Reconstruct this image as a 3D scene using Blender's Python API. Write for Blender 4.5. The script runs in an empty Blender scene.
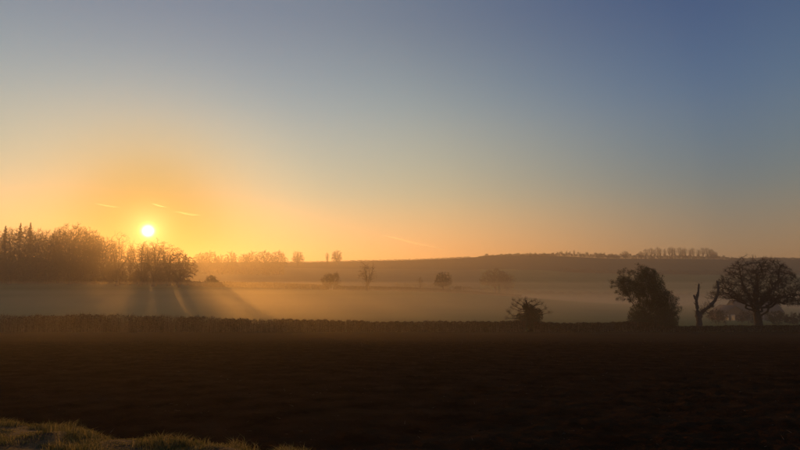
import bpy, math, random
import numpy as np
from mathutils import Vector

rng = np.random.default_rng(7)
random.seed(7)
R = math.radians
scene = bpy.context.scene
C = scene.collection

# ------------------------------------------------------------------ camera
F = 582.0                       # focal length in photo pixels (photo 800 x 450)
PITCH = math.atan(60.0 / F)
CP, SP = math.cos(PITCH), math.sin(PITCH)
CAMZ = 1.7
cam_d = bpy.data.cameras.new('camera')
cam = bpy.data.objects.new('camera', cam_d)
C.objects.link(cam)
cam.location = (0, 0, CAMZ)
cam.rotation_euler = (math.pi / 2 + PITCH, 0, 0)
cam_d.sensor_width = 36.0
cam_d.lens = 36.0 * F / 800.0
cam_d.clip_start = 0.1
cam_d.clip_end = 30000
scene.camera = cam

def pix(px, py, Y):
    """photo pixel at ground distance Y -> world point"""
    u = (px - 400.0) / F
    v = (225.0 - py) / F
    d = np.array([u, CP - v * SP, SP + v * CP])
    p = d * (Y / d[1])
    p[2] += CAMZ
    return p

# ------------------------------------------------------------------ sky and sun
SUN_DIR = pix(148, 231, 1.0) - np.array([0, 0, CAMZ])
SUN_DIR /= np.linalg.norm(SUN_DIR)
SUN_ELEV = math.asin(SUN_DIR[2])
SUN_AZ = math.atan2(SUN_DIR[0], SUN_DIR[1])          # from +Y towards +X

SKY_POWER = (0.5, 0.5, 0.5)
# sine of elevation -> gain of red, green, blue
SKY_GAIN = ((0.05, (0.70, 0.45, 0.085)), (0.15, (0.487, 0.490, 0.126)), (0.28, (0.34, 0.465, 0.166)), (0.43, (0.215, 0.335, 0.153)))
# angle from the sun (chord, radians) -> gain of red, green, blue
SKY_AROUND = ((0.06, (1.3, 0.95, 1.6)), (0.12, (1.62, 1.23, 2.8)), (0.18, (1.72, 1.43, 3.8)), (0.28, (1.65, 1.46, 4.15)), (0.52, (1.673, 1.345, 3.75)), (0.85, (0.79, 0.81, 3.2)))
world = bpy.data.worlds.new('World')
scene.world = world
world.use_nodes = True
nt = world.node_tree
nt.nodes.clear()
W = nt.nodes.new
out = W('ShaderNodeOutputWorld')
sky = W('ShaderNodeTexSky')
sky.sky_type = 'NISHITA'
sky.sun_disc = False
sky.sun_elevation = SUN_ELEV
sky.sun_rotation = SUN_AZ
sky.altitude = 50
sky.air_density = 1.0
sky.dust_density = 0.2
sky.ozone_density = 1.0
bg = W('ShaderNodeBackground')
bg.inputs['Strength'].default_value = 0.10
# the visible sun itself: a small hot disc with a soft rim in the sun's direction
tc = W('ShaderNodeTexCoord')
dot = W('ShaderNodeVectorMath'); dot.operation = 'DOT_PRODUCT'
dot.inputs[1].default_value = tuple(SUN_DIR)
nrm = W('ShaderNodeVectorMath'); nrm.operation = 'NORMALIZE'
nt.links.new(tc.outputs['Generated'], nrm.inputs[0])
nt.links.new(nrm.outputs[0], dot.inputs[0])
def mth(op, a_, b_=None):
    n_ = W('ShaderNodeMath'); n_.operation = op
    for k_, v_ in enumerate((a_, b_)):
        if v_ is None: continue
        if isinstance(v_, (int, float)): n_.inputs[k_].default_value = v_
        else: nt.links.new(v_, n_.inputs[k_])
    return n_.outputs[0]
x2 = mth('MULTIPLY', mth('MAXIMUM', mth('SUBTRACT', 1.0, dot.outputs['Value']), 0.0), 2.0)   # angle squared
core = mth('MULTIPLY', mth('EXPONENT', mth('MULTIPLY', x2, -1.0 / R(0.35) ** 2)), 28.0)
aur = mth('MULTIPLY', mth('EXPONENT', mth('MULTIPLY', mth('SQRT', x2), -1.0 / R(1.0))), 1.6)
bg2 = W('ShaderNodeBackground')
bg2.inputs['Color'].default_value = (1.0, 0.70, 0.22, 1)
nt.links.new(mth('ADD', core, aur), bg2.inputs['Strength'])
# dawn grading of the clear sky: warmer and deeper than the model's own, darker blue higher up
sep = W('ShaderNodeSeparateColor'); comb = W('ShaderNodeCombineColor')
nt.links.new(sky.outputs[0], sep.inputs[0])
sxyz = W('ShaderNodeSeparateXYZ'); nt.links.new(nrm.outputs[0], sxyz.inputs[0])
def gain_ramp(stops, value, top):
    n_ = W('ShaderNodeValToRGB'); n_.color_ramp.interpolation = 'CARDINAL'
    el_ = n_.color_ramp.elements
    while len(el_) < len(stops): el_.new(0.5)
    for e_, (p_, c_) in zip(el_, stops):
        e_.position = p_; e_.color = tuple(v / top for v in c_) + (1,)
    nt.links.new(value, n_.inputs['Fac'])
    q_ = W('ShaderNodeSeparateColor'); nt.links.new(n_.outputs['Color'], q_.inputs[0])
    return q_
g_el = gain_ramp(SKY_GAIN, sxyz.outputs['Z'], 1.0)
g_ar = gain_ramp(SKY_AROUND, mth('SQRT', x2), 5.0)
for k_, pw in enumerate(SKY_POWER):
    v_ = mth('POWER', mth('MULTIPLY', sep.outputs[k_], 0.1), pw)
    v_ = mth('MULTIPLY', mth('MULTIPLY', v_, 50.0), mth('MULTIPLY', g_el.outputs[k_], g_ar.outputs[k_]))
    nt.links.new(v_, comb.inputs[k_])
nt.links.new(comb.outputs[0], bg.inputs['Color'])
add = W('ShaderNodeAddShader')
nt.links.new(bg.outputs[0], add.inputs[0])
nt.links.new(bg2.outputs[0], add.inputs[1])
nt.links.new(add.outputs[0], out.inputs['Surface'])

sun_l = bpy.data.lights.new('sun', 'SUN')
sun_l.energy = 2.7
sun_l.angle = R(1.1)
sun_l.color = (1.0, 0.42, 0.08)
sun_o = bpy.data.objects.new('sun', sun_l)
C.objects.link(sun_o)
sun_o.rotation_euler = Vector(tuple(SUN_DIR)).to_track_quat('Z', 'Y').to_euler()

scene.view_settings.view_transform = 'Standard'
scene.view_settings.look = 'None'
scene.view_settings.exposure = 0.0
scene.view_settings.gamma = 1.0
scene.view_settings.use_curve_mapping = False
scene.render.engine = 'CYCLES'
scene.cycles.use_denoising = True
scene.cycles.volume_bounces = 1
scene.cycles.max_bounces = 6
scene.cycles.diffuse_bounces = 2
scene.cycles.transparent_max_bounces = 16

HAZE_DENSITY = 0.00055
HAZE_G = 0.62
MIST = ((19.0, 0.0005, 345), (2.6, 0.0009, 266), (0.2, 0.0013, 264), (-2.0, 0.0018, 262), (-4.2, 0.0011, 470), (-1.7, 0.0005, 112.5))     # top, density, far end of each low layer
MIST_G = 0.78
HAZE_COLOR = (0.96, 0.85, 0.66)

# ------------------------------------------------------------------ materials
def material(name, ramp, scale=4.0, rough=0.9, bump=0.0, bump_scale=None, detail=6.0, rand=0.0, translucent=0.0, spec=0.15):
    m = bpy.data.materials.new(name)
    m.use_nodes = True
    t = m.node_tree
    b = t.nodes['Principled BSDF']
    b.inputs['Roughness'].default_value = rough
    b.inputs['Specular IOR Level'].default_value = spec
    co = t.nodes.new('ShaderNodeTexCoord')
    n = t.nodes.new('ShaderNodeTexNoise')
    n.inputs['Scale'].default_value = scale
    n.inputs['Detail'].default_value = detail
    t.links.new(co.outputs['Object'], n.inputs['Vector'])
    r = t.nodes.new('ShaderNodeValToRGB')
    els = r.color_ramp.elements
    while len(els) < len(ramp):
        els.new(0.5)
    for e, (p, c) in zip(els, ramp):
        e.position = p
        e.color = (*c, 1)
    fac = n.outputs['Fac']
    if rand:
        g = t.nodes.new('ShaderNodeNewGeometry')
        mx = t.nodes.new('ShaderNodeMix')
        mx.inputs['Factor'].default_value = rand
        t.links.new(n.outputs['Fac'], mx.inputs['A'])
        t.links.new(g.outputs['Random Per Island'], mx.inputs['B'])
        fac = mx.outputs['Result']
    t.links.new(fac, r.inputs['Fac'])
    t.links.new(r.outputs['Color'], b.inputs['Base Color'])
    if bump:
        n2 = t.nodes.new('ShaderNodeTexNoise')
        n2.inputs['Scale'].default_value = bump_scale or scale * 3
        n2.inputs['Detail'].default_value = 8
        t.links.new(co.outputs['Object'], n2.inputs['Vector'])
        bp = t.nodes.new('ShaderNodeBump')
        bp.inputs['Strength'].default_value = bump
        bp.inputs['Distance'].default_value = 0.1
        t.links.new(n2.outputs['Fac'], bp.inputs['Height'])
        t.links.new(bp.outputs['Normal'], b.inputs['Normal'])
    if translucent:
        tr = t.nodes.new('ShaderNodeBsdfTranslucent')
        t.links.new(r.outputs['Color'], tr.inputs['Color'])
        ms = t.nodes.new('ShaderNodeMixShader')
        ms.inputs[0].default_value = translucent
        t.links.new(b.outputs[0], ms.inputs[1])
        t.links.new(tr.outputs[0], ms.inputs[2])
        t.links.new(ms.outputs[0], t.nodes['Material Output'].inputs['Surface'])
    return m

M = {}
M['bark'] = material('bark', [(0.3, (0.035, 0.027, 0.02)), (0.7, (0.075, 0.06, 0.045))], 6, 0.95, 0.6)
M['twig'] = material('twig', [(0.3, (0.035, 0.025, 0.018)), (0.7, (0.065, 0.045, 0.03))], 2, 0.9)
M['deadwood'] = material('deadwood', [(0.3, (0.05, 0.042, 0.034)), (0.7, (0.11, 0.095, 0.08))], 5, 0.95, 0.6)
M['ivy'] = material('ivy_leaf', [(0.3, (0.02, 0.03, 0.012)), (0.75, (0.05, 0.065, 0.025))], 1.5, 0.6, rand=0.5, translucent=0.2)
M['needle'] = material('needle', [(0.3, (0.02, 0.03, 0.014)), (0.7, (0.045, 0.06, 0.025))], 1.0, 0.8, rand=0.4)
M['hedge_leaf'] = material('hedge_leaf', [(0.3, (0.025, 0.016, 0.008)), (0.5, (0.05, 0.032, 0.016)), (0.8, (0.12, 0.08, 0.04))], 0.6, 0.8, rand=0.6, translucent=0.25)
M['hedge_stem'] = material('hedge_stem', [(0.3, (0.07, 0.05, 0.03)), (0.8, (0.24, 0.17, 0.10))], 0.9, 0.9, rand=0.6)
M['grass'] = material('grass', [(0.2, (0.06, 0.065, 0.016)), (0.5, (0.18, 0.16, 0.05)), (0.85, (0.46, 0.36, 0.15))], 1.3, 0.7, rand=0.5, translucent=0.6)
M['verge'] = material('verge_earth', [(0.35, (0.035, 0.028, 0.015)), (0.7, (0.08, 0.07, 0.035))], 3, 0.95, 0.8, 20)
M['clod'] = material('clod', [(0.3, (0.030, 0.0165, 0.0075)), (0.8, (0.13, 0.08, 0.042))], 5, 0.95, 0.5, 40, rand=0.5, spec=0.0)
M['straw'] = material('straw', [(0.2, (0.07, 0.05, 0.03)), (0.9, (0.18, 0.14, 0.085))], 3, 0.8, rand=0.7)
M['brick'] = material('brick_wall', [(0.3, (0.12, 0.065, 0.04)), (0.7, (0.19, 0.105, 0.07))], 8, 0.9, 0.3)
M['render_wall'] = material('render_wall', [(0.3, (0.11, 0.095, 0.08)), (0.7, (0.16, 0.14, 0.115))], 3, 0.9, 0.2)
M['slate'] = material('slate', [(0.3, (0.06, 0.055, 0.05)), (0.7, (0.10, 0.09, 0.08))], 3, 0.95, 0.2, rand=0.5)
M['frame'] = material('painted_frame', [(0.3, (0.5, 0.48, 0.44)), (0.7, (0.6, 0.58, 0.54))], 3, 0.5)
M['feather'] = material('feather', [(0.3, (0.02, 0.02, 0.02)), (0.7, (0.04, 0.04, 0.04))], 10, 0.6)

def lit_window():
    m = bpy.data.materials.new('lit_window')
    m.use_nodes = True
    t = m.node_tree
    b = t.nodes['Principled BSDF']
    n = t.nodes.new('ShaderNodeTexNoise'); n.inputs['Scale'].default_value = 1.5
    r = t.nodes.new('ShaderNodeValToRGB')
    r.color_ramp.elements[0].color = (0.6, 0.25, 0.08, 1)
    r.color_ramp.elements[1].color = (1.0, 0.55, 0.2, 1)
    t.links.new(n.outputs['Fac'], r.inputs['Fac'])
    t.links.new(r.outputs['Color'], b.inputs['Emission Color'])
    b.inputs['Emission Strength'].default_value = 0.16
    b.inputs['Base Color'].default_value = (0.05, 0.04, 0.03, 1)
    b.inputs['Roughness'].default_value = 0.1
    return m
M['lit_window'] = lit_window()

# ------------------------------------------------------------------ mesh helpers
def mesh_np(name, V, faces_flat, sizes, mat, smooth=False):
    me = bpy.data.meshes.new(name)
    V = np.asarray(V, dtype=np.float32)
    faces_flat = np.asarray(faces_flat, dtype=np.int32)
    sizes = np.asarray(sizes, dtype=np.int32)
    me.vertices.add(len(V))
    me.vertices.foreach_set('co', V.ravel())
    me.loops.add(len(faces_flat))
    me.loops.foreach_set('vertex_index', faces_flat)
    me.polygons.add(len(sizes))
    starts = np.zeros(len(sizes), dtype=np.int32)
    if len(sizes) > 1:
        starts[1:] = np.cumsum(sizes)[:-1]
    me.polygons.foreach_set('loop_start', starts)
    me.update(calc_edges=True)
    me.validate()
    if smooth:
        me.polygons.foreach_set('use_smooth', np.ones(len(me.polygons), dtype=bool))
    me.materials.append(mat)
    return me

class MB:
    """collects vertices and faces of one mesh"""
    def __init__(self):
        self.V, self.Fl, self.S, self.n = [], [], [], 0
    def add(self, V, Fc):
        V = np.asarray(V, float); Fc = np.asarray(Fc, int)
        self.V.append(V); self.Fl.append((Fc + self.n).ravel())
        self.S.append(np.full(len(Fc), Fc.shape[1])); self.n += len(V)
        return self
    def frusta(self, p0, p1, r0, r1, n=4):
        p0 = np.asarray(p0, float); p1 = np.asarray(p1, float)
        k = len(p0)
        if k == 0:
            return self
        d = p1 - p0
        d /= np.linalg.norm(d, axis=1, keepdims=True) + 1e-9
        ref = np.where(np.abs(d[:, 2:3]) > 0.9, np.array([[1.0, 0, 0]]), np.array([[0, 0, 1.0]]))
        a = np.cross(d, ref); a /= np.linalg.norm(a, axis=1, keepdims=True) + 1e-9
        b = np.cross(d, a)
        th = np.arange(n) * 2 * math.pi / n
        ring = a[:, None, :] * np.cos(th)[None, :, None] + b[:, None, :] * np.sin(th)[None, :, None]
        v0 = p0[:, None, :] + ring * np.asarray(r0, float)[:, None, None]
        v1 = p1[:, None, :] + ring * np.asarray(r1, float)[:, None, None]
        V = np.concatenate([v0, v1], axis=1).reshape(-1, 3)
        base = (np.arange(k) * 2 * n)[:, None, None]
        i = np.arange(n); j = (i + 1) % n
        q = np.stack([i, i + n, j + n, j], axis=1)[None]
        self.add(V, (base + q).reshape(-1, 4))
        return self
    def spikes(self, p0, p1, r, n=3):
        """thin cones: twigs, blades"""
        p0 = np.asarray(p0, float); p1 = np.asarray(p1, float); k = len(p0)
        if k == 0:
            return self
        d = p1 - p0
        d /= np.linalg.norm(d, axis=1, keepdims=True) + 1e-9
        a = np.cross(d, rng.normal(size=(k, 3))); a /= np.linalg.norm(a, axis=1, keepdims=True) + 1e-9
        b = np.cross(d, a)
        th = np.arange(n) * 2 * math.pi / n
        ring = a[:, None, :] * np.cos(th)[None, :, None] + b[:, None, :] * np.sin(th)[None, :, None]
        v0 = p0[:, None, :] + ring * np.asarray(r, float).reshape(-1, 1, 1)
        V = np.concatenate([v0, p1[:, None, :]], axis=1).reshape(-1, 3)
        base = (np.arange(k) * (n + 1))[:, None, None]
        i = np.arange(n); j = (i + 1) % n
        tri = np.stack([i, np.full(n, n), j], axis=1)[None]
        self.add(V, (base + tri).reshape(-1, 3))
        return self
    def leaves(self, P, size, up=0.0):
        P = np.asarray(P, float); k = len(P)
        a = rng.normal(size=(k, 3)); a /= np.linalg.norm(a, axis=1, keepdims=True)
        nrm = rng.normal(size=(k, 3)); nrm[:, 2] += up
        b = np.cross(nrm, a); b /= np.linalg.norm(b, axis=1, keepdims=True) + 1e-9
        s = np.asarray(size, float).reshape(-1, 1) * np.ones((k, 1))
        bend = np.cross(a, b) * s * 0.25
        V = np.stack([P - a * s, P + b * s * 0.55 + bend, P + a * s, P - b * s * 0.55 + bend], axis=1).reshape(-1, 3)
        base = (np.arange(k) * 4)[:, None]
        self.add(V, np.concatenate([base + [[0, 1, 2]], base + [[0, 2, 3]]], axis=0))
        return self
    def box(self, x0, x1, y0, y1, z0, z1):
        V = [(x, y, z) for z in (z0, z1) for y in (y0, y1) for x in (x0, x1)]
        self.add(V, [(0, 2, 3, 1), (4, 5, 7, 6), (0, 1, 5, 4), (2, 6, 7, 3), (0, 4, 6, 2), (1, 3, 7, 5)])
        return self
    def mesh(self, name, mat, smooth=False):
        return mesh_np(name, np.concatenate(self.V), np.concatenate(self.Fl), np.concatenate(self.S), mat, smooth)

def obj(name, me, parent=None, loc=None):
    o = bpy.data.objects.new(name, me)
    C.objects.link(o)
    if parent is not None:
        o.parent = parent
    if loc is not None:
        o.location = loc
    return o

def tag(o, label=None, cat=None, group=None, kind=None):
    if label: o['label'] = label
    if cat: o['category'] = cat
    if group: o['group'] = group
    if kind: o['kind'] = kind
    return o

# ------------------------------------------------------------------ terrain
COLS = np.array([-600, 0, 200, 330, 450, 500, 540, 600, 700, 800, 1400.0])
KY = np.array([150, 200, 250, 300, 360, 450, 600, 750.0])
ROWS = np.array([
    [316, 316, 317, 318, 319, 319, 319, 320, 321, 321, 321],
    [299, 299, 300, 303, 305, 306, 307, 309, 312, 313, 313],
    [284, 283, 285, 290, 293, 295.5, 298, 303, 308, 309, 309],
    [282, 281.5, 284.3, 290, 292.5, 296, 299, 303, 306, 307, 307],
    [281.5, 281, 284.5, 291, 294, 296.5, 298, 301, 303, 303, 303],
    [278, 278, 281, 284, 290, 293, 296, 298, 298, 298, 298],
    [270, 270, 271, 272, 274, 273, 274, 276, 276, 275, 275],
    [262, 262, 262.5, 262, 258.8, 255.2, 255.0, 258, 258.8, 259.5, 259.5]])
def _rowz(r, Y):
    v = (225.0 - r) / F
    return CAMZ + Y * (SP + v * CP) / (CP - v * SP)
KZ = _rowz(ROWS, KY[:, None])
KY_all = np.concatenate([[-2000, 0, 50, 92, 108], KY, [800, 900, 1200, 2600]])
_near = np.array([0.0, 0.0, -3.2, -5.9, -6.8])[:, None] * np.ones((1, len(COLS)))
_far = np.stack([KZ[-1] + 0.4, KZ[-1] - 6, KZ[-1] - 22, KZ[-1] * 0 - 5.0])
KZ_all = np.concatenate([_near, KZ, _far])
_FY = np.concatenate([np.linspace(-2000, 0, 5)[:-1], np.linspace(0, 1000, 501), np.linspace(1010, 2600, 60)])
_tab = np.stack([np.interp(_FY, KY_all, KZ_all[:, c]) for c in range(len(COLS))], axis=1)
# soften the knots
i0 = 4
core = _tab[i0:i0 + 501].copy()
ker = np.hanning(19); ker /= ker.sum()
for c in range(len(COLS)):
    pad = np.pad(core[:, c], 9, mode='edge')
    sm = np.convolve(pad, ker, mode='valid')
    wgt = np.clip((np.arange(501) * 2.0 - 20) / 60, 0, 1)
    _tab[i0:i0 + 501, c] = core[:, c] * (1 - wgt) + sm * wgt
_FC = np.linspace(COLS[0], COLS[-1], 401)
_tab2 = np.stack([np.interp(_FC, COLS, _tab[k]) for k in range(len(_FY))])
ker2 = np.hanning(17); ker2 /= ker2.sum()
_tab2 = np.stack([np.convolve(np.pad(row, 8, mode='edge'), ker2, mode='valid') for row in _tab2])

def ground(X, Y):
    X = np.asarray(X, float); Y = np.asarray(Y, float)
    shp = np.broadcast(X, Y).shape
    X = np.broadcast_to(X, shp).ravel(); Y = np.broadcast_to(Y, shp).ravel()
    px = 400 + F * X / np.maximum(Y, 30.0)
    px = np.clip(px, COLS[0], COLS[-1] - 1e-3)
    fc = (px - COLS[0]) / (COLS[-1] - COLS[0]) * 400
    c0 = np.minimum(fc.astype(int), 399); a = fc - c0
    yy = np.clip(Y, -2000, 2599)
    r0 = np.clip(np.searchsorted(_FY, yy, side='right') - 1, 0, len(_FY) - 2)
    b = (yy - _FY[r0]) / (_FY[r0 + 1] - _FY[r0])
    z = (_tab2[r0, c0] * (1 - a) + _tab2[r0, c0 + 1] * a) * (1 - b) + (_tab2[r0 + 1, c0] * (1 - a) + _tab2[r0 + 1, c0 + 1] * a) * b
    und = 0.25 * np.sin(X * 0.045 + 1.3) * np.sin(Y * 0.031) * np.clip((Y - 115) / 80, 0, 1)
    return (z + und).reshape(shp)

def hedge_y(X):
    return 101.0 + 0.055 * (np.asarray(X, float) + 70) * 0.5

# land cover colours of the sheet (real field colours)
def cover(X, Y):
    px = 400 + F * X / np.maximum(Y, 1.0)
    soil = np.array([0.042, 0.0232, 0.0105])
    past = np.array([0.15, 0.165, 0.058])
    stub = np.array([0.20, 0.17, 0.085])
    till = np.array([0.14, 0.12, 0.06])
    darkg = np.array([0.06, 0.06, 0.032])
    col = np.empty(X.shape + (3,))
    col[:] = soil
    m = Y > hedge_y(X) + 0.5
    col[m] = past
    m = (Y > 262 + 0.06 * (X + 100)) & (px > 185)
    col[m] = stub
    m = (Y > 440) & (px > 480)
    col[m] = past * 0.95
    m = (Y > 440) & (px <= 480)
    col[m] = till
    m = (Y > 640 - 0.10 * X)
    col[m] = darkg
    return col

def axis(lo, hi, fine_lo, fine_hi, fine, grow=1.12, cap=40):
    xs = list(np.arange(fine_lo, fine_hi, fine))
    s = fine; x = xs[-1]
    while x < hi:
        s = min(s * grow, cap); x += s; xs.append(x)
    s = fine; x = xs[0]; left = []
    while x > lo:
        s = min(s * grow, cap); x -= s; left.append(x)
    return np.array(left[::-1] + xs)

gx = axis(-1250, 1250, -120, 120, 1.5, 1.06, 14)
gy = np.concatenate([axis(-450, 300, 2, 300, 1.5, 1.2, 40)[:-1], np.arange(302, 1000, 3.5), np.arange(1010, 1500, 30)])
gy = np.unique(gy)
GX, GY = np.meshgrid(gx, gy)
GZ = ground(GX, GY)
nx, ny = len(gx), len(gy)
idx = np.arange(nx * ny).reshape(ny, nx)
Fq = np.stack([idx[:-1, :-1], idx[:-1, 1:], idx[1:, 1:], idx[1:, :-1]], axis=-1).reshape(-1, 4)

def terrain_material():
    m = bpy.data.materials.new('farmland')
    m.use_nodes = True
    t = m.node_tree
    b = t.nodes['Principled BSDF']
    b.inputs['Roughness'].default_value = 1.0
    b.inputs['Specular IOR Level'].default_value = 0.0
    at = t.nodes.new('ShaderNodeAttribute'); at.attribute_name = 'cover'
    co = t.nodes.new('ShaderNodeTexCoord')
    n1 = t.nodes.new('ShaderNodeTexNoise'); n1.inputs['Scale'].default_value = 0.06; n1.inputs['Detail'].default_value = 8
    n2 = t.nodes.new('ShaderNodeTexNoise'); n2.inputs['Scale'].default_value = 3.0; n2.inputs['Detail'].default_value = 8
    t.links.new(co.outputs['Object'], n1.inputs['Vector']); t.links.new(co.outputs['Object'], n2.inputs['Vector'])
    # tractor lines across the slope
    wv = t.nodes.new('ShaderNodeTexWave'); wv.inputs['Scale'].default_value = 0.35
    wv.bands_direction = 'Y'; wv.inputs['Distortion'].default_value = 2.0; wv.inputs['Detail'].default_value = 2; wv.inputs['Detail Scale'].default_value = 0.3
    t.links.new(co.outputs['Object'], wv.inputs['Vector'])
    ad = t.nodes.new('ShaderNodeMath'); ad.operation = 'MULTIPLY_ADD'; ad.inputs[1].default_value = 0.7; ad.inputs[2].default_value = 0.30
    t.links.new(n1.outputs['Fac'], ad.inputs[0])
    a2 = t.nodes.new('ShaderNodeMath'); a2.operation = 'MULTIPLY_ADD'; a2.inputs[1].default_value = 0.8
    t.links.new(n2.outputs['Fac'], a2.inputs[0]); t.links.new(ad.outputs[0], a2.inputs[2])
    a3 = t.nodes.new('ShaderNodeMath'); a3.operation = 'MULTIPLY_ADD'; a3.inputs[1].default_value = 0.12
    t.links.new(wv.outputs['Fac'], a3.inputs[0]); t.links.new(a2.outputs[0], a3.inputs[2])
    vm = t.nodes.new('ShaderNodeVectorMath'); vm.operation = 'SCALE'
    t.links.new(at.outputs['Color'], vm.inputs[0]); t.links.new(a3.outputs[0], vm.inputs['Scale'])
    t.links.new(vm.outputs[0], b.inputs['Base Color'])
    n3 = t.nodes.new('ShaderNodeTexNoise'); n3.inputs['Scale'].default_value = 9.0; n3.inputs['Detail'].default_value = 10
    t.links.new(co.outputs['Object'], n3.inputs['Vector'])
    bp = t.nodes.new('ShaderNodeBump'); bp.inputs['Strength'].default_value = 1.0; bp.inputs['Distance'].default_value = 0.12
    t.links.new(n3.outputs['Fac'], bp.inputs['Height']); t.links.new(bp.outputs['Normal'], b.inputs['Normal'])
    return m
M['land'] = terrain_material()
me = mesh_np('ground', np.stack([GX, GY, GZ], -1).reshape(-1, 3), Fq.ravel(), np.full(len(Fq), 4), M['land'], smooth=True)
ca = me.color_attributes.new('cover', 'FLOAT_COLOR', 'POINT')
cc = np.ones((nx * ny, 4)); cc[:, :3] = cover(GX, GY).reshape(-1, 3)
ca.data.foreach_set('color', cc.astype(np.float32).ravel())
tag(obj('ground', me), 'dark ploughed field falling to a misty valley and far slopes', kind='structure')

# ------------------------------------------------------------------ haze
def volume_material(name, color, density, g):
    m = bpy.data.materials.new(name)
    m.use_nodes = True
    t = m.node_tree
    t.nodes.clear()
    o = t.nodes.new('ShaderNodeOutputMaterial')
    v = t.nodes.new('ShaderNodeVolumePrincipled')
    v.inputs['Color'].default_value = (*color, 1)
    v.inputs['Density'].default_value = density
    v.inputs['Anisotropy'].default_value = g
    t.links.new(v.outputs[0], o.inputs['Volume'])
    return m
zmin = float(GZ.min())
hz = MB().box(-1300, 1300, -480, 1540, zmin - 1.5, 66.0).mesh('haze', volume_material('haze_air', HAZE_COLOR, HAZE_DENSITY, HAZE_G))
tag(obj('haze', hz), 'pale morning haze filling the whole valley air', kind='stuff')

# mist lying in the valley beyond the hedge, in flat-topped layers
for k_, (mt_, md_, me_) in enumerate(MIST):
    ms = MB().box(-1240 + k_, 1240 - k_, 113.5 + 0.7 * k_ if me_ > 113 else 42.0, me_, zmin - 1.2 + 0.1 * k_, mt_).mesh('mist', volume_material('mist_air', HAZE_COLOR, md_, MIST_G))
    tag(obj('mist', ms), ['deep layer of valley haze below the ridge', 'thin mist reaching up to the foot of the wood', 'thin ground mist over the field beyond the hedge', 'denser ground mist behind the hedge', 'lowest layer of ground mist in the hollow beyond the hedge', 'faint film of mist over the far edge of the ploughed field'][k_], kind='stuff')

# ------------------------------------------------------------------ trees
def colonize(A, chain, step, di, dk, maxit=120, trop=(0, 0, 0.0), seed=0, maxchild=3, par0=None, wig=0.28):
    r = np.random.default_rng(seed)
    P = [np.array(p, float) for p in chain]
    par = [-1] + list(range(len(chain) - 1)) if par0 is None else list(par0)
    nch = [0] * len(P)
    for q in par:
        if q >= 0: nch[q] += 1
    A = np.asarray(A, float)
    Pn = np.array(P)
    D = np.linalg.norm(A[:, None] - Pn[None], axis=2)
    ni = D.argmin(1); nd = D.min(1)
    trop = np.array(trop)
    for it in range(maxit):
        act = nd < di
        if not act.any():
            break
        ids = ni[act]
        vec = A[act] - np.array(P)[ids]
        vec /= np.linalg.norm(vec, axis=1, keepdims=True) + 1e-9
        acc = np.zeros((len(P), 3)); np.add.at(acc, ids, vec)
        new = []
        for i in np.unique(ids):
            if nch[i] >= maxchild:
                continue
            d = acc[i] / (np.linalg.norm(acc[i]) + 1e-9) + r.normal(size=3) * wig + trop
            d /= np.linalg.norm(d)
            new.append(P[i] + d * step); par.append(int(i)); nch[i] += 1; nch.append(0)
        if not new:
            break
        base = len(P)
        P.extend(new)
        Dn = np.linalg.norm(A[:, None] - np.array(new)[None], axis=2)
        b = Dn.argmin(1); bd = Dn[np.arange(len(A)), b]
        better = bd < nd
        ni[better] = base + b[better]; nd[better] = bd[better]
        keep = nd > dk
        if not keep.any():
            break
        A, ni, nd = A[keep], ni[keep], nd[keep]
    return np.array(P), np.array(par)

def radii(P, par, tip, expo=2.4, base=None):
    haschild = np.zeros(len(P), bool); haschild[par[par >= 0]] = True
    if base:
        expo = max(1.6, math.log(max(8, (~haschild).sum())) / math.log(base / tip))
    order = np.argsort(-depth_of(par))
    acc = np.zeros(len(P)); r = np.zeros(len(P))
    for i in order:
        r[i] = acc[i] ** (1 / expo) if acc[i] > 0 else tip
        if par[i] >= 0:
            acc[par[i]] += r[i] ** expo
    return r

def depth_of(par):
    d = np.zeros(len(par), int)
    for i in range(len(par)):
        if par[i] >= 0: d[i] = d[par[i]] + 1      # parents always precede children
    return d

def limb_graph(trunk, targets, starts, step, seed, wig=0.18, rise=0.45):
    """trunk chain plus crooked main limbs reaching into the crown"""
    g = np.random.default_rng(seed)
    P = [np.array(p, float) for p in trunk]
    par = [-1] + list(range(len(trunk) - 1))
    for t, s0 in zip(targets, starts):
        a = P[s0]; t = np.array(t, float)
        Ld = np.linalg.norm(t - a)
        mid = a * 0.5 + t * 0.5 + np.array([0, 0, 1.0]) * Ld * 0.0
        horiz = np.array([t[0] - a[0], t[1] - a[1], 0])
        ctrl = a + np.array([0, 0, Ld * rise]) * 0.6 + horiz * 0.35
        n = max(3, int(Ld * 1.15 / step))
        off = np.zeros(3); last = s0
        for k in range(1, n + 1):
            u = k / n
            off = off * 0.8 + g.normal(size=3) * wig * step
            P.append((1 - u) ** 2 * a + 2 * u * (1 - u) * ctrl + u * u * t + off * 1.6)
            par.append(last); last = len(P) - 1
    return P, par

def dome(n, c, rx, rz_up, rz_dn, seed, hollow=0.35, lumps=0.25, ry=None):
    """attractors through an uneven dome-shaped crown"""
    r = np.random.default_rng(seed)
    ry = ry or rx
    d = r.normal(size=(n * 2, 3)); d /= np.linalg.norm(d, axis=1, keepdims=True)
    rad = (r.random(n * 2) * (1 - hollow ** 3) + hollow ** 3) ** (1 / 3)
    ph = r.random(6) * 6.28
    az = np.arctan2(d[:, 1], d[:, 0])
    lump = 1 + lumps * (0.5 * np.sin(az * 3 + ph[0] + 2 * d[:, 2]) + 0.35 * np.sin(az * 5 + ph[1] - 3 * d[:, 2]) + 0.35 * np.sin(d[:, 2] * 6 + ph[2] + az * 2)) * 0.8
    q = d * (rad * lump)[:, None]
    q[:, 0] *= rx; q[:, 1] *= ry
    q[:, 2] *= np.where(q[:, 2] > 0, rz_up, rz_dn)
    return (q + np.array(c))[:n]

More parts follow.
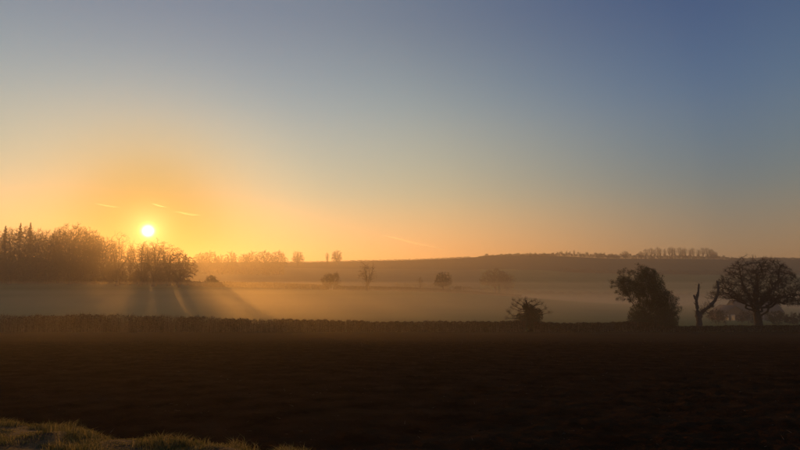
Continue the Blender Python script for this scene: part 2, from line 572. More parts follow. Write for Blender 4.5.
def twigs(mb, P, par, r, thr, per, length, rad, seed):
    g = np.random.default_rng(seed)
    ids = np.where((r < thr) & (par >= 0))[0]
    ids = np.repeat(ids, per)
    d = P[ids] - P[par[ids]]
    d /= np.linalg.norm(d, axis=1, keepdims=True) + 1e-9
    t = g.random(len(ids))[:, None]
    p0 = P[par[ids]] * t + P[ids] * (1 - t)
    d1 = d + g.normal(size=d.shape) * 0.65; d1[:, 2] += 0.15
    d1 /= np.linalg.norm(d1, axis=1, keepdims=True)
    L = length * (0.5 + g.random(len(ids)))[:, None]
    p1 = p0 + d1 * L
    mb.spikes(p0, p1, np.full(len(ids), rad))
    for _ in range(2):
        d2 = d1 + g.normal(size=d.shape) * 0.7
        d2 /= np.linalg.norm(d2, axis=1, keepdims=True)
        s = p0 + d1 * L * (0.35 + 0.5 * g.random((len(ids), 1)))
        mb.spikes(s, s + d2 * L * 0.6, np.full(len(ids), rad * 0.8))
    return p1

def build_arch(P, par, r, trunk_r, sides=5, twig=None, seed=0):
    """-> list of (part name, mesh); trunk = thick wood, crown = branches and twigs"""
    e = np.where(par >= 0)[0]
    r0 = np.minimum(r[par[e]], r[e] * 1.5); r1 = r[e]
    thick = r1 >= trunk_r
    tb = MB()
    ee = e[thick]
    tb.frusta(P[par[ee]], P[ee], r0[thick], r1[thick], 8)
    cb = MB()
    ee = e[~thick]
    big = r1[~thick] > trunk_r * 0.35
    cb.frusta(P[par[ee[big]]], P[ee[big]], r0[~thick][big], r1[~thick][big], sides)
    cb.frusta(P[par[ee[~big]]], P[ee[~big]], r0[~thick][~big], r1[~thick][~big], 3)
    if twig:
        twigs(cb, P, par, r, seed=seed, **twig)
    return tb.mesh('trunk', M['bark'], True), cb.mesh('crown', M['twig'])

def bare_tree(h, rx, base_h, n, seed, step=0.5, tip=0.022, lumps=0.25, lean=0.0, hollow=0.12, up=0.55, twig_len=0.6, per=3, trop=0.04, trunk_r=0.10, base=0.4, twig_r=0.016, limbs=7, upright=0.0):
    """a leafless broadleaf of height h, crown radius rx, clear trunk base_h"""
    cz = base_h + (h - base_h) * (1 - up)
    A = dome(n, (lean, 0, cz), rx, h - cz, cz - base_h * 0.85, seed, hollow, lumps)
    g = np.random.default_rng(seed)
    k = max(4, int(base_h * 1.15 / step))
    chain = [(lean * 0.6 * (i / k) ** 1.5 + g.normal() * 0.05, g.normal() * 0.05, base_h * 1.15 * i / k) for i in range(k + 1)]
    tg, st = [], []
    for i in range(limbs):
        az = i * 2.4 + g.normal() * 0.3
        el = -0.15 + 1.35 * ((i * 0.618 + g.random() * 0.3) % 1.0) + upright
        q = np.array([math.cos(az) * math.cos(el) * rx, math.sin(az) * math.cos(el) * rx, math.sin(el) * (h - cz)])
        tg.append(np.array([lean, 0, cz]) + q * (0.6 + 0.15 * g.random()))
        st.append(int(k * (0.72 + 0.28 * g.random())))
    tg.append(np.array([lean, 0, cz + (h - cz) * 0.65])); st.append(k)
    P0, par0 = limb_graph(chain, tg, st, step, seed, wig=0.14)
    P, par = colonize(A, P0, step, max(rx, h) * 0.4, step * 1.5, 90, (0, 0, trop), seed, par0=par0, wig=0.2)
    r = radii(P, par, tip, base=base)
    r[:3] *= np.array([1.4, 1.2, 1.08])
    tm, cm = build_arch(P, par, r, trunk_r, 5, dict(thr=tip * 2.2, per=per, length=twig_len, rad=twig_r), seed)
    return dict(h=float(P[:, 2].max() + twig_len * 0.5), parts=[('trunk', tm), ('crown', cm)])

def conifer(h, rb, seed):
    g = np.random.default_rng(seed)
    tb, cb = MB(), MB()
    zs = np.linspace(0, h, 12)
    rr = 0.28 * (1 - zs / h) + 0.02
    pts = np.stack([zs * 0, zs * 0, zs], 1)
    tb.frusta(pts[:-1], pts[1:], rr[:-1], rr[1:], 7)
    p0s, p1s = [], []
    z = h * 0.18
    while z < h * 0.985:
        f = 1 - (z - h * 0.18) / (h * 0.82)
        L = rb * (f ** 0.9) * (0.5 + 0.9 * g.random()) + 0.08
        k = g.integers(5, 8)
        a0 = g.random() * 6.28
        for i in range(k):
            a = a0 + i * 6.28 / k + g.normal() * 0.2
            l = L * (0.6 + 0.5 * g.random())
            zj = z + g.normal() * 0.3; p0s.append((0, 0, zj)); p1s.append((math.cos(a) * l, math.sin(a) * l, zj - l * (0.05 + 0.3 * g.random()) + 0.25 * l * (1 - f)))
        z += 0.45 + 0.35 * g.random()
    p0s, p1s = np.array(p0s), np.array(p1s)
    cb.spikes(p0s, p1s, np.full(len(p0s), 0.05))
    cb.spikes([(0, 0, h * 0.97)], [(0, 0, h * 1.015)], [0.04])
    n = 30
    t = g.random((len(p0s), n, 1)) ** 0.55
    q = p0s[:, None] * (1 - t) + p1s[:, None] * t
    q += g.normal(size=q.shape) * (0.05 + 0.10 * (1 - q[..., 2:3] / h))
    cb.leaves(q.reshape(-1, 3), 0.12 + 0.10 * g.random(q.shape[0] * n))
    return dict(h=h, parts=[('trunk', tb.mesh('trunk', M['bark'], True)), ('crown', cb.mesh('crown', M['needle']))])

def shrub(h, rx, seed, leaves=1500, size=0.16, mat='twig', stems=5):
    """a rounded shrub: several stems and a thick leafy or twiggy head"""
    g = np.random.default_rng(seed)
    tb, cb = MB(), MB()
    A = dome(260, (0, 0, h * 0.5), rx, h * 0.5, h * 0.42, seed, 0.2, 0.35)
    P, par = colonize(A, [(0, 0, 0), (0, 0, h * 0.12)], h * 0.07, h * 0.8, h * 0.11, 60, (0, 0, 0.05), seed)
    r = radii(P, par, 0.012, 2.3)
    e = np.where(par >= 0)[0]
    th = r[e] > 0.035
    tb.frusta(P[par[e[th]]], P[e[th]], r[par[e[th]]], r[e[th]], 5)
    cb.frusta(P[par[e[~th]]], P[e[~th]], np.minimum(r[par[e[~th]]], 0.04), r[e[~th]], 3)
    q = P[g.integers(len(P) // 6, len(P), leaves)] + g.normal(size=(leaves, 3)) * h * 0.04
    q[:, 2] = np.abs(q[:, 2])
    cb.leaves(q, size * (0.6 + 0.8 * g.random(leaves)))
    if not tb.V:
        tb.frusta([(0, 0, 0)], [(0, 0, h * 0.15)], [0.06], [0.04], 5)
    return dict(h=h, parts=[('stem', tb.mesh('stem', M['bark'], True)), ('crown', cb.mesh('crown', M[mat]))])

used = set()
def place(arch, name, label, cat, px, Y, top, group=None, sx=1.0, rz=None, sink=0.15, base=None):
    p = pix(px, 280, Y)
    z0 = float(ground(p[0], Y)) - sink if base is None else base
    ztop = pix(px, top, Y)[2]
    s = max(0.2, (ztop - z0) / arch['h'])
    root = obj(name, None, None, (p[0], Y, z0))
    root.empty_display_size = 0.5
    root.rotation_euler = (0, 0, random.uniform(0, 6.28) if rz is None else rz)
    root.scale = (s * sx, s * sx, s)
    tag(root, label, cat, group)
    for n, me in arch['parts']:
        obj(n, me, root)
    return root

# archetypes
OAK_A = bare_tree(15, 7.0, 3.0, 2600, 11, up=0.6, base=0.5, limbs=9, lumps=0.18, tip=0.021, twig_r=0.020, twig_len=0.75, per=5)
OAK_OPEN = bare_tree(15, 6.4, 3.2, 1500, 18, up=0.6, base=0.5, limbs=8, lumps=0.22, tip=0.018, twig_r=0.012, twig_len=0.6, per=2)
OAK_WIDE = bare_tree(15, 7.6, 3.0, 2000, 19, up=0.68, base=0.55, limbs=10, lumps=0.15, tip=0.02, twig_r=0.013, twig_len=0.55, per=3)
UMBRELLA = bare_tree(12, 5.8, 3.9, 1700, 20, up=0.8, base=0.42, limbs=9, lumps=0.2, tip=0.06, twig_r=0.06, twig_len=0.6, hollow=0.3, per=4)
OAK_B = bare_tree(17, 5.6, 4.0, 2600, 12, up=0.55, lumps=0.25, base=0.42, limbs=8, tip=0.021, twig_r=0.020, twig_len=0.75, per=5)
ASH = bare_tree(19, 4.4, 5.0, 2200, 13, up=0.5, lumps=0.3, trop=0.08, upright=0.25, tip=0.021, twig_r=0.020, twig_len=0.75, per=5)
DOME_S = bare_tree(12, 5.6, 2.4, 1100, 14, step=0.5, up=0.66, tip=0.045, twig_r=0.05, twig_len=0.7, base=0.38, limbs=8)
TALL_S = bare_tree(15, 2.8, 4.0, 650, 15, step=0.5, up=0.5, tip=0.035, twig_r=0.026, trop=0.15, upright=0.3, base=0.3)
TALL_S2 = bare_tree(15, 2.4, 5.0, 500, 16, step=0.5, up=0.5, tip=0.035, twig_r=0.026, trop=0.15, lumps=0.45, upright=0.3, base=0.3)
SPRUCE = conifer(24, 4.6, 21)
SHRUB_A = shrub(5, 3.0, 31)
SHRUB_B = shrub(4, 2.0, 32, mat='ivy')
BALL = shrub(8, 4.6, 33, leaves=5000, size=0.16)

# ---- the wood on the left, tree by tree
gw = 'trees of the wood under the sun'
wood = [
    (SPRUCE, 'spruce_tree', 'spiky conifer at the left edge of the frame, in the wood', 'conifer', 2, 262, 226, 0.8),
    (SPRUCE, 'spruce_tree', 'left of the two tallest spiky conifers in the wood', 'conifer', 17, 268, 223.5, 0.75),
    (SPRUCE, 'spruce_tree', 'right of the two tallest spiky conifers in the wood', 'conifer', 27, 266, 223, 0.75),
    (OAK_B, 'oak_tree', 'bare tree between the leftmost conifer and the twin conifers', 'tree', 9, 246, 227, 0.9),
    (ASH, 'ash_tree', 'bare tree just right of the twin conifers in the wood', 'tree', 33, 258, 228, 1.0),
    (ASH, 'ash_tree', 'narrow bare tree left of the rounded high crowns in the wood', 'tree', 46, 247, 230, 1.0),
    (OAK_B, 'oak_tree', 'bare tree with rounded high crown left of the wood\'s broadest top', 'tree', 57, 252, 227, 0.8),
    (OAK_A, 'oak_tree', 'broad bare tree forming the highest rounded crown of the wood', 'tree', 70, 246, 222, 0.72),
    (OAK_B, 'oak_tree', 'bare tree on the right shoulder of the wood\'s highest round crown', 'tree', 83, 250, 226, 0.85),
    (ASH, 'ash_tree', 'slim bare tree where the wood dips left of the lone upright oak', 'tree', 92, 255, 230, 0.8),
    (OAK_B, 'oak_tree', 'low bare tree in the dip left of the lone upright oak', 'tree', 102, 247, 236, 0.8),
    (OAK_OPEN, 'oak_tree', 'upright bare oak with round head left of the sun', 'oak', 117, 243, 229, 0.72),
    (ASH, 'ash_tree', 'slight bare tree in the gap between the upright oak and the sun', 'tree', 130, 262, 244, 0.55),
    (OAK_OPEN, 'oak_tree', 'bare tree directly under the left half of the sun', 'tree', 141, 246, 240, 0.95),
    (OAK_WIDE, 'oak_tree', 'wide domed bare oak directly under the right half of the sun', 'tree', 154, 243, 237.5, 1.05),
    (OAK_WIDE, 'oak_tree', 'broad bare oak sloping down right of the sun', 'oak', 169, 248, 243.5, 1.05),
    (DOME_S, 'oak_tree', 'spreading bare oak at the right-hand end of the wood', 'oak', 179, 240, 250, 1.0),
    (OAK_A, 'oak_tree', 'bare tree cut off by the left frame edge beside the leftmost conifer', 'tree', -9, 250, 229, 0.8),
]
for a, n, l, c, px, Y, top, sx in wood:
    place(a, n, l, c, px, Y, top, gw, sx)
back = [(21, 285, 225), (38, 305, 232), (64, 300, 229), (90, 298, 234), (112, 300, 240), (144, 300, 243), (157, 296, 244)]
behind = ['behind the twin conifers', 'behind the dip right of the twin conifers', 'behind the highest rounded crown', 'behind the slim tree of the dip', 'behind the upright oak left of the sun', 'left below the sun', 'right below the sun']
for k, (px, Y, top) in enumerate(back):
    place([OAK_B, ASH][k % 2], 'background_tree', 'bare tree deep in the wood, ' + behind[k], 'tree', px, Y, top, 'trees deep inside the wood', 0.95)

# dense undergrowth of the wood: nobody could count it
mb = MB()
def hprof(q):
    base = np.interp(q, [-70, 0, 60, 92, 110, 120, 144, 160, 180, 192], [13, 13, 13, 11, 8.5, 8, 6.5, 6, 4, 2.0])
    for c_, w_ in ((70, 2.0), (86, 3.2), (103, 4.2), (129, 3.5), (151, 2.4), (169, 2.4)):
        base = base * (1 - 0.72 * np.exp(-((q - c_) / w_) ** 4))
    return base
ns = 640
spx = rng.uniform(-70, 190, ns); sY = rng.uniform(246, 300, ns); sX = (spx - 400) / F * sY
sh = hprof(spx) * rng.uniform(0.55, 1.12, ns); sr = np.clip(sh * 0.35, 0.9, 3.2) * rng.uniform(0.7, 1.2, ns)
per_ = 110
dq = rng.normal(size=(ns, per_, 3)); dq /= np.linalg.norm(dq, axis=2, keepdims=True); dq *= rng.random((ns, per_, 1)) ** 0.35
P_ = np.stack([sX, sY, ground(sX, sY) + sh * 0.5], 1)[:, None] + dq * np.stack([sr, sr, sh * 0.5], 1)[:, None]
mb.leaves(P_.reshape(-1, 3), rng.uniform(0.2, 0.5, ns * per_))
k = 2500
s_i = rng.integers(0, ns, k)
p0 = np.stack([sX[s_i] + rng.normal(0, 1, k), sY[s_i] + rng.normal(0, 1, k), 0 * sX[s_i]], 1); p0[:, 2] = ground(p0[:, 0], p0[:, 1])
p1 = p0 + np.stack([rng.normal(0, 0.9, k), rng.normal(0, 0.9, k), sh[s_i] * rng.uniform(0.6, 1.2, k)], 1)
mb.spikes(p0, p1, np.full(k, 0.05))
tag(obj('undergrowth', mb.mesh('undergrowth', M['twig'])), 'dense dark brushwood filling the lower half of the wood', 'undergrowth', kind='stuff')

# ---- middle distance
place(BALL, 'round_tree', 'squat hazy round-headed tree left of the tall bare tree', 'tree', 331, 254, 271.5, 'lone trees in the valley', 1.0)
place(bare_tree(13, 4.6, 3.0, 260, 41, step=0.6, up=0.5, lumps=0.45, per=2, tip=0.05, twig_r=0.03, trop=0.12, base=0.42, hollow=0.3), 'bare_tree', 'tall thin open-branched bare tree in the valley', 'tree', 367, 252, 260, 'lone trees in the valley', 1.0)
place(UMBRELLA, 'oak_tree', 'flat-topped spreading oak in mid valley with bushes at its right foot', 'oak', 443, 264, 271.5, 'lone trees in the valley', 0.95)
place(TALL_S, 'bare_tree', 'faint small tree left of the flat-topped spreading oak', 'tree', 420, 330, 276, 'lone trees in the valley', 1.2)
place(UMBRELLA, 'oak_tree', 'faint hazy spreading oak behind the little dark conifer', 'oak', 495, 420, 268, 'lone trees in the valley', 1.25)
place(DOME_S, 'oak_tree', 'very faint low tree just right of the hazy spreading oak', 'tree', 507, 450, 271.5, 'lone trees in the valley', 0.9)
place(SPRUCE, 'spruce_tree', 'little dark conifer in front of the hazy spreading oak', 'conifer', 499, 285, 283, 'lone trees in the valley', 1.1)
gb = 'bushes along the field edges'
place(SHRUB_A, 'bush', 'small bush touching the right foot of the flat-topped oak', 'bush', 448.5, 286, 288, gb, 0.9)
place(SHRUB_A, 'bush', 'rounded bush a gap to the right of the flat-topped oak', 'bush', 457.5, 282, 285, gb, 0.9)
place(TALL_S2, 'slim_tree', 'post-like slim shrub right of the rounded bush', 'shrub', 463.5, 281, 288, gb, 0.8)
place(SHRUB_B, 'bush', 'dark round bush on the field edge right of the wood', 'bush', 211, 246, 275.5, gb, 1.1)
place(SHRUB_A, 'bush', 'low bush spreading right of the dark round bush', 'bush', 216, 247, 281, gb, 1.4)
place(TALL_S2, 'slim_tree', 'slim stem between the wood and the dark round bush', 'shrub', 199.5, 246, 279, gb, 0.9)
place(SHRUB_A, 'bush', 'low swelling bush in the crest hedge left of the round-headed tree', 'bush', 294, 262, 286, gb, 1.6)

# ---- trees on the skyline
gs = 'bare trees on the skyline'
left_ridge = [
    (DOME_S, 199, 590, 252, 0.9, 'small bare skyline tree half hidden behind the end of the wood'),
    (DOME_S, 208.5, 560, 250, 1.0, 'domed skyline tree first clear of the wood'),
    (DOME_S, 220, 610, 254, 1.0, 'low skyline tree right of the domed tree near the wood'),
    (DOME_S, 231, 600, 250.5, 0.7, 'open skyline tree in the middle of the far left copse'),
    (DOME_S, 243, 620, 253, 0.8, 'low skyline tree left of the pair of merged crowns'),
    (DOME_S, 251, 610, 250.5, 0.9, 'skyline tree with crown merging into its neighbours, left copse'),
    (DOME_S, 264, 600, 249.5, 1.1, 'large round skyline tree second from the right of the far copse'),
    (DOME_S, 278, 600, 249.5, 0.95, 'open round skyline tree at the right end of the far copse'),
    (DOME_S, 297.5, 680, 250.3, 0.9, 'single round skyline tree standing clear right of the far copse'),
    (TALL_S, 327, 700, 251.8, 1.0, 'smaller of the skyline pair, narrow head'),
    (DOME_S, 336.5, 705, 249.6, 0.85, 'larger of the skyline pair, round head'),
]
for a, px, Y, top, sx, l in left_ridge:
    place(a, 'skyline_tree', l, 'tree', px, Y, top, gs, sx, sink=0.4)
right_ridge = [(487, 740, 253.3, 'tiny tree breaking the hilltop line', SHRUB_A, 0.8),
    (531, 730, 252, 'small tree left of the skyline gap beyond the hill', DOME_S, 0.6),
    (546, 735, 253.5, 'low square clump on the far skyline', SHRUB_A, 1.5),
    (553, 735, 253.8, 'low clump right of the square clump on the skyline', SHRUB_A, 1.0),
    (563, 740, 252.5, 'slight tree left of the twin slender skyline trees', TALL_S2, 0.9),
    (567.5, 740, 250, 'left one of the twin slender skyline trees', TALL_S, 0.6),
    (575, 740, 249.5, 'right one of the twin slender skyline trees', TALL_S, 0.8),
    (581, 740, 251.5, 'slender skyline tree right of the twins', TALL_S2, 0.9),
    (588, 742, 251, 'lone slender skyline tree before the low thicket', TALL_S2, 0.7),
    (601, 742, 252.5, 'low round skyline tree at the start of the thicket', SHRUB_A, 1.3),
    (611, 742, 253.5, 'low skyline bush left of the detached round tree', SHRUB_A, 1.4),
    (617, 742, 253.8, 'small skyline bush touching the detached round tree', SHRUB_A, 1.0),
    (626.5, 744, 250.5, 'detached round-headed tree left of the skyline copse', DOME_S, 1.0),
    (757, 748, 254.5, 'tiny lone skyline tree above the big oak', TALL_S2, 0.9)]
for px, Y, top, l, a, sx in right_ridge:
    place(a, 'skyline_tree', l, 'tree', px, Y, top, gs, sx, sink=0.4)
gc = 'trees of the right-hand skyline copse'
COP_A = bare_tree(15, 4.2, 4.5, 700, 17, step=0.5, up=0.45, tip=0.035, twig_r=0.026, base=0.32, lumps=0.4)
cops = [(642, 251, DOME_S, 0.8), (647, 248.5, COP_A, 1.0), (652, 247.5, COP_A, 1.0), (655.5, 248.5, TALL_S, 1.2), (659, 246.5, COP_A, 0.7), (661.5, 247.5, TALL_S2, 1.3), (666, 248, TALL_S, 1.0), (670.5, 246.8, COP_A, 0.7),
        (673.5, 246.2, TALL_S2, 1.3), (676, 247.5, TALL_S, 1.1), (681, 246.6, COP_A, 0.8), (684, 248, TALL_S2, 1.3), (686.5, 246.8, TALL_S, 1.1), (691.5, 248, TALL_S2, 1.4), (694.5, 247.2, COP_A, 0.7), (700, 248.5, TALL_S, 1.3), (704.5, 247, COP_A, 0.8), (709, 246.8, COP_A, 0.9), (713, 248.5, DOME_S, 0.6), (717, 251, DOME_S, 0.6)]
ordn = ['first', 'second', 'third', 'fourth', 'fifth', 'sixth', 'seventh', 'eighth', 'ninth', 'tenth', 'eleventh', 'twelfth', 'thirteenth', 'fourteenth', 'fifteenth', 'sixteenth', 'seventeenth', 'third from last', 'second from last', 'last']
for k, (px, top, a, sx) in enumerate(cops):
    place(a, 'skyline_tree', '%s tree from the left in the right-hand skyline copse' % ordn[k] if 'last' not in ordn[k] or ordn[k] == 'last' else '%s tree at the right end of the skyline copse' % ordn[k], 'tree', px, 740 + (k * 7) % 13, top, gc, sx, sink=0.4)

# ------------------------------------------------------------------ hedges
def hedge(name, label, group, path, hfun, wid, n_leaf, n_stem, leaf, bare=0.0, seed=0):
    """path: (m,2) points X,Y; hfun(px) height"""
    g = np.random.default_rng(seed)
    path = np.asarray(path, float)
    seg = np.linalg.norm(np.diff(path, axis=0), axis=1)
    cum = np.concatenate([[0], np.cumsum(seg)])
    def at(s):
        return np.interp(s, cum, path[:, 0]), np.interp(s, cum, path[:, 1])
    def height(s, x, y):
        px = 400 + F * x / y
        w = 0.5 * np.sin(s * 0.9) + 0.5 * np.sin(s * 0.37 + 2) + 0.35 * np.sin(s * 2.3 + 1)
        return hfun(px) * (1 + 0.06 * w + 0.08 * np.sin(s * 0.11 + 4) + 0.04 * np.sin(s * 5.1))
    o = obj(name, None)
    x0, y0 = at(0.0)
    s = g.random(n_leaf) * cum[-1]
    x, y = at(s)
    hh = height(s, x, y)
    t = g.random(n_leaf) ** 0.7
    jy = (g.random(n_leaf) - 0.5) * wid * np.where(t > 0.9, 0.8, 1.0)
    dens = 0.5 + 0.5 * np.sin(s * 0.55 + 3 * np.sin(s * 0.13))
    keep = g.random(n_leaf) > bare * (1 - dens)
    P = np.stack([x, y + jy, ground(x, y + jy) + hh * t], 1)[keep]
    lb = MB(); lb.leaves(P, leaf * (0.6 + 0.8 * g.random(len(P))))
    # upright twigs breaking the clipped top
    k = n_stem
    s = g.random(k) * cum[-1]; x, y = at(s); hh = height(s, x, y)
    jy = (g.random(k) - 0.5) * wid * 0.8
    p0 = np.stack([x, y + jy, ground(x, y + jy) - 0.05], 1)
    p1 = p0 + np.stack([g.normal(0, 0.22, k), g.normal(0, 0.15, k), hh * g.uniform(0.55, 1.16, k)], 1)
    sb = MB(); sb.frusta(p0, p1, np.full(k, 0.028), np.full(k, 0.008), 3)
    for _ in range(2):
        f = g.uniform(0.3, 0.85, (k, 1))
        q = p0 * (1 - f) + p1 * f
        d = np.stack([g.normal(0, 0.35, k), g.normal(0, 0.3, k), g.uniform(0.1, 0.5, k)], 1) * np.minimum(1, hh)[:, None]
        sb.spikes(q, q + d * 0.9, np.full(k, 0.012))
    obj('stems', sb.mesh('stems', M['hedge_stem']), o)
    obj('foliage', lb.mesh('foliage', M['hedge_leaf']), o)
    tag(o, label, 'hedge', group)
    return o

def front_run(px0, px1, m=40):
    pts = []
    for p in np.linspace(px0, px1, m):
        Y = 104.0
        for _ in range(8):
            X = (p - 400) / F * Y
            Y = float(hedge_y(X))
        pts.append((X, Y))
    return np.array(pts)

def top_height(tops_px, tops_row):
    def fn(px):
        px = np.atleast_1d(px)
        Y = np.full(len(px), 104.0)
        for _ in range(6):
            X = (px - 400) / F * Y
            Y = hedge_y(X)
        row = np.interp(px, tops_px, tops_row)
        v = (225 - row) / F
        z = CAMZ + Y * (SP + v * CP) / (CP - v * SP)
        return np.maximum(0.5, z - ground(X, Y))
    return fn
tops = top_height([-80, 0, 100, 200, 300, 345, 400, 500, 640, 680, 800, 900], [314.5, 315.5, 316.3, 317.3, 319, 320, 320.8, 321.8, 322, 325.5, 325.3, 325])
gh = 'field hedges'
hedge('clipped_hedge', 'long clipped twiggy hedge along the far edge of the ploughed field, left half', gh, front_run(-90, 346), tops, 1.5, 46000, 6500, 0.10, 0.75, 51)
hedge('clipped_hedge', 'lower dark hedge run between the tall hedge and the spiky ivy stump', gh, front_run(347, 523, 30), tops, 1.5, 20000, 2200, 0.10, 0.4, 52)
hedge('clipped_hedge', 'short hedge run between the spiky ivy stump and the big dark bush', gh, front_run(533, 645, 30), tops, 1.5, 14000, 1000, 0.11, 0.2, 53)
hedge('clipped_hedge', 'lowest hedge run under the dead forked tree and the big oak', gh, front_run(646, 900, 36), tops, 1.4, 20000, 1500, 0.10, 0.2, 54)

def row_run(pts):
    """(px, Y) -> X,Y path"""
    out_ = []
    for p, Y in pts:
        out_.append(((p - 400) / F * Y / CP, Y))
    return np.array(out_)
hedge('crest_hedge', 'thin hedge line on the near crest, right of the wood', gh, row_run([(192, 247), (250, 252), (300, 258), (330, 262)]), lambda px: np.interp(px, [190, 330], [2.2, 2.4]), 1.4, 12000, 900, 0.2, 0.1, 55)
hedge('crest_hedge', 'thin hedge line on the near crest below the lone bare tree and oak', gh, row_run([(334, 262), (380, 268), (440, 276), (520, 288)]), lambda px: np.interp(px, [330, 430, 520], [2.3, 1.6, 1.3]), 1.4, 12000, 900, 0.2, 0.1, 56)
hedge('far_hedge', 'far hedge line across the slope beyond the misty hollow', gh, row_run([(395, 446), (480, 448), (560, 450), (640, 452), (720, 452), (850, 452)]), lambda px: 3.2 + 0.9 * np.sin(px * 0.5) * np.sin(px * 0.19), 2.4, 11000, 700, 0.35, 0.1, 57)
hedge('far_hedge', 'high far hedge line under the right-hand skyline copse', gh, row_run([(560, 618), (640, 612), (720, 606), (880, 600)]), lambda px: 4.0 + 1.2 * np.sin(px * 0.5) * np.sin(px * 0.19), 3.0, 11000, 600, 0.4, 0.1, 58)
hedge('skyline_hedge', 'ragged skyline hedge from the tree pair towards the hill', gh, row_run([(285, 745), (350, 745), (420, 748), (470, 748)]), lambda px: 1.4 + 0.7 * np.sin(px * 1.3) * np.sin(px * 0.41), 2.5, 5000, 500, 0.4, 0.3, 59)
hedge('skyline_hedge', 'ragged skyline hedge along the hilltop and under the right copse', gh, row_run([(478, 746), (545, 745), (640, 748), (720, 750), (900, 750)]), lambda px: np.interp(px, [470, 515, 540, 552, 560, 625, 720, 730, 900], [0.8, 3.2, 3.6, 3.6, 6.2, 6.2, 5.0, 2.6, 2.4]) * (0.78 + 0.3 * np.sin(px * 1.1) * np.sin(px * 0.37 + 1) + 0.15 * np.sin(px * 3.1)), 5.0, 34000, 3600, 0.45, 0.3, 60)
# thickets of the far left copse
mb = MB(); n = 9000
px = rng.uniform(186, 284, n); Yw = rng.uniform(540, 640, n); X = (px - 400) / F * Yw
hm = np.interp(px, [186, 200, 270, 284], [7, 8, 8, 4]) * (0.8 + 0.3 * np.sin(px * 0.5) * np.sin(px * 0.23))
mb.leaves(np.stack([X, Yw, ground(X, Yw) + hm * rng.random(n)], 1), rng.uniform(0.5, 1.0, n))
tag(obj('undergrowth', mb.mesh('undergrowth', M['twig'])), 'hazy brushwood under the far left skyline trees', 'undergrowth', kind='stuff')

# ------------------------------------------------------------------ near trees at the hedge
NY = 106.0
MPP = NY / F            # metres per photo pixel there
def local_base(px, Y):
    p = pix(px, 300, Y)
    return p[0], float(ground(p[0], Y))

# big bare oak
ox, oz = local_base(759, NY + 2)
Yo = NY + 2
def L(px, py, Y=Yo, x0=ox, z0=oz):
    p = pix(px, py, Y); return np.array([p[0] - x0, 0.0, p[2] - z0])
g = np.random.default_rng(5)
c = L(762, 293); top = L(762, 257.5)
A = dome(6500, (c[0], 0, c[2]), 43.5 * Yo / F, top[2] - c[2] + 0.2, 2.0, 5, 0.10, 0.16, ry=7.5)
# the right flank droops lower than the left
A[:, 2] -= np.clip(A[:, 0] - 3, 0, 9) * 0.28
chain = [L(759, 329), L(758.8, 325), L(758.3, 320.5), L(757.5, 316), L(756.5, 312.5)]
tg = [L(746, 268), L(741, 279), L(731, 296), L(735, 286), L(757, 264), L(766, 272), L(775, 268), L(783, 280), L(790, 291), L(779, 297), L(752, 290), L(762, 285), L(769, 289)]
dyy = [1.5, -2.5, -0.5, 3.5, -1.0, 3.0, -2.5, 1.5, -1.0, -4.0, -5.0, 5.0, 4.5]
for t_, d_ in zip(tg, dyy): t_[1] = d_
P0, par0 = limb_graph(chain, tg, [4, 4, 3, 3, 4, 4, 4, 4, 3, 3, 4, 4, 4], 0.4, 5, wig=0.30, rise=0.5)
P, par = colonize(A, P0, 0.34, 3.0, 0.46, 130, (0, 0, 0.0), 5, par0=par0, wig=0.30)
r = radii(P, par, 0.017, base=0.62)
r = np.minimum(r, 0.62)
r[:5] *= np.array([1.35, 1.15, 1.05, 1.0, 1.0])
# main limbs: split by the subtree they belong to at the first thick forks
e = np.where(par >= 0)[0]
limb_of = np.full(len(P), -1)
kids = [[] for _ in P]
for i in e: kids[par[i]].append(i)
heads = []
stack = [0]
def is_trunk(i): return i < 5
for i in range(5):
    for k_ in kids[i]:
        if k_ >= 5: heads.append(k_)
front = list(heads)
final = []
while front:
    h_ = front.pop()
    big = [k_ for k_ in kids[h_] if r[k_] > 0.12]
    cur = h_; 
    final.append(h_)
for li, h_ in enumerate(final):
    st = [h_]
    while st:
        q_ = st.pop(); limb_of[q_] = li; st.extend(kids[q_])
oak = obj('oak_tree', None, None, (ox, Yo, oz - 0.1))
tag(oak, 'large bare winter oak with wide domed crown at the right', 'oak')
tb = MB().frusta(P[par[1:5]], P[1:5], r[par[1:5]], r[1:5], 12)
obj('trunk', tb.mesh('trunk', M['bark'], True), oak)
LIMB_R = 0.075
for li, h_ in enumerate(final):
    ids = e[(limb_of[e] == li) & (r[e] > LIMB_R)]
    if len(ids) == 0: continue
    lb = MB().frusta(P[par[ids]], P[ids], np.minimum(r[par[ids]], r[ids] * 1.35), r[ids], 8)
    obj('limb', lb.mesh('limb', M['bark'], True), oak)
cb = MB()
ids = e[(r[e] <= LIMB_R) & (e >= 5)]
cb.frusta(P[par[ids]], P[ids], np.minimum(r[par[ids]], r[ids] * 1.5), r[ids], 4)
twigs(cb, P, par, r, thr=0.04, per=5, length=0.45, rad=0.012, seed=3)
obj('crown', cb.mesh('crown', M['twig']), oak)

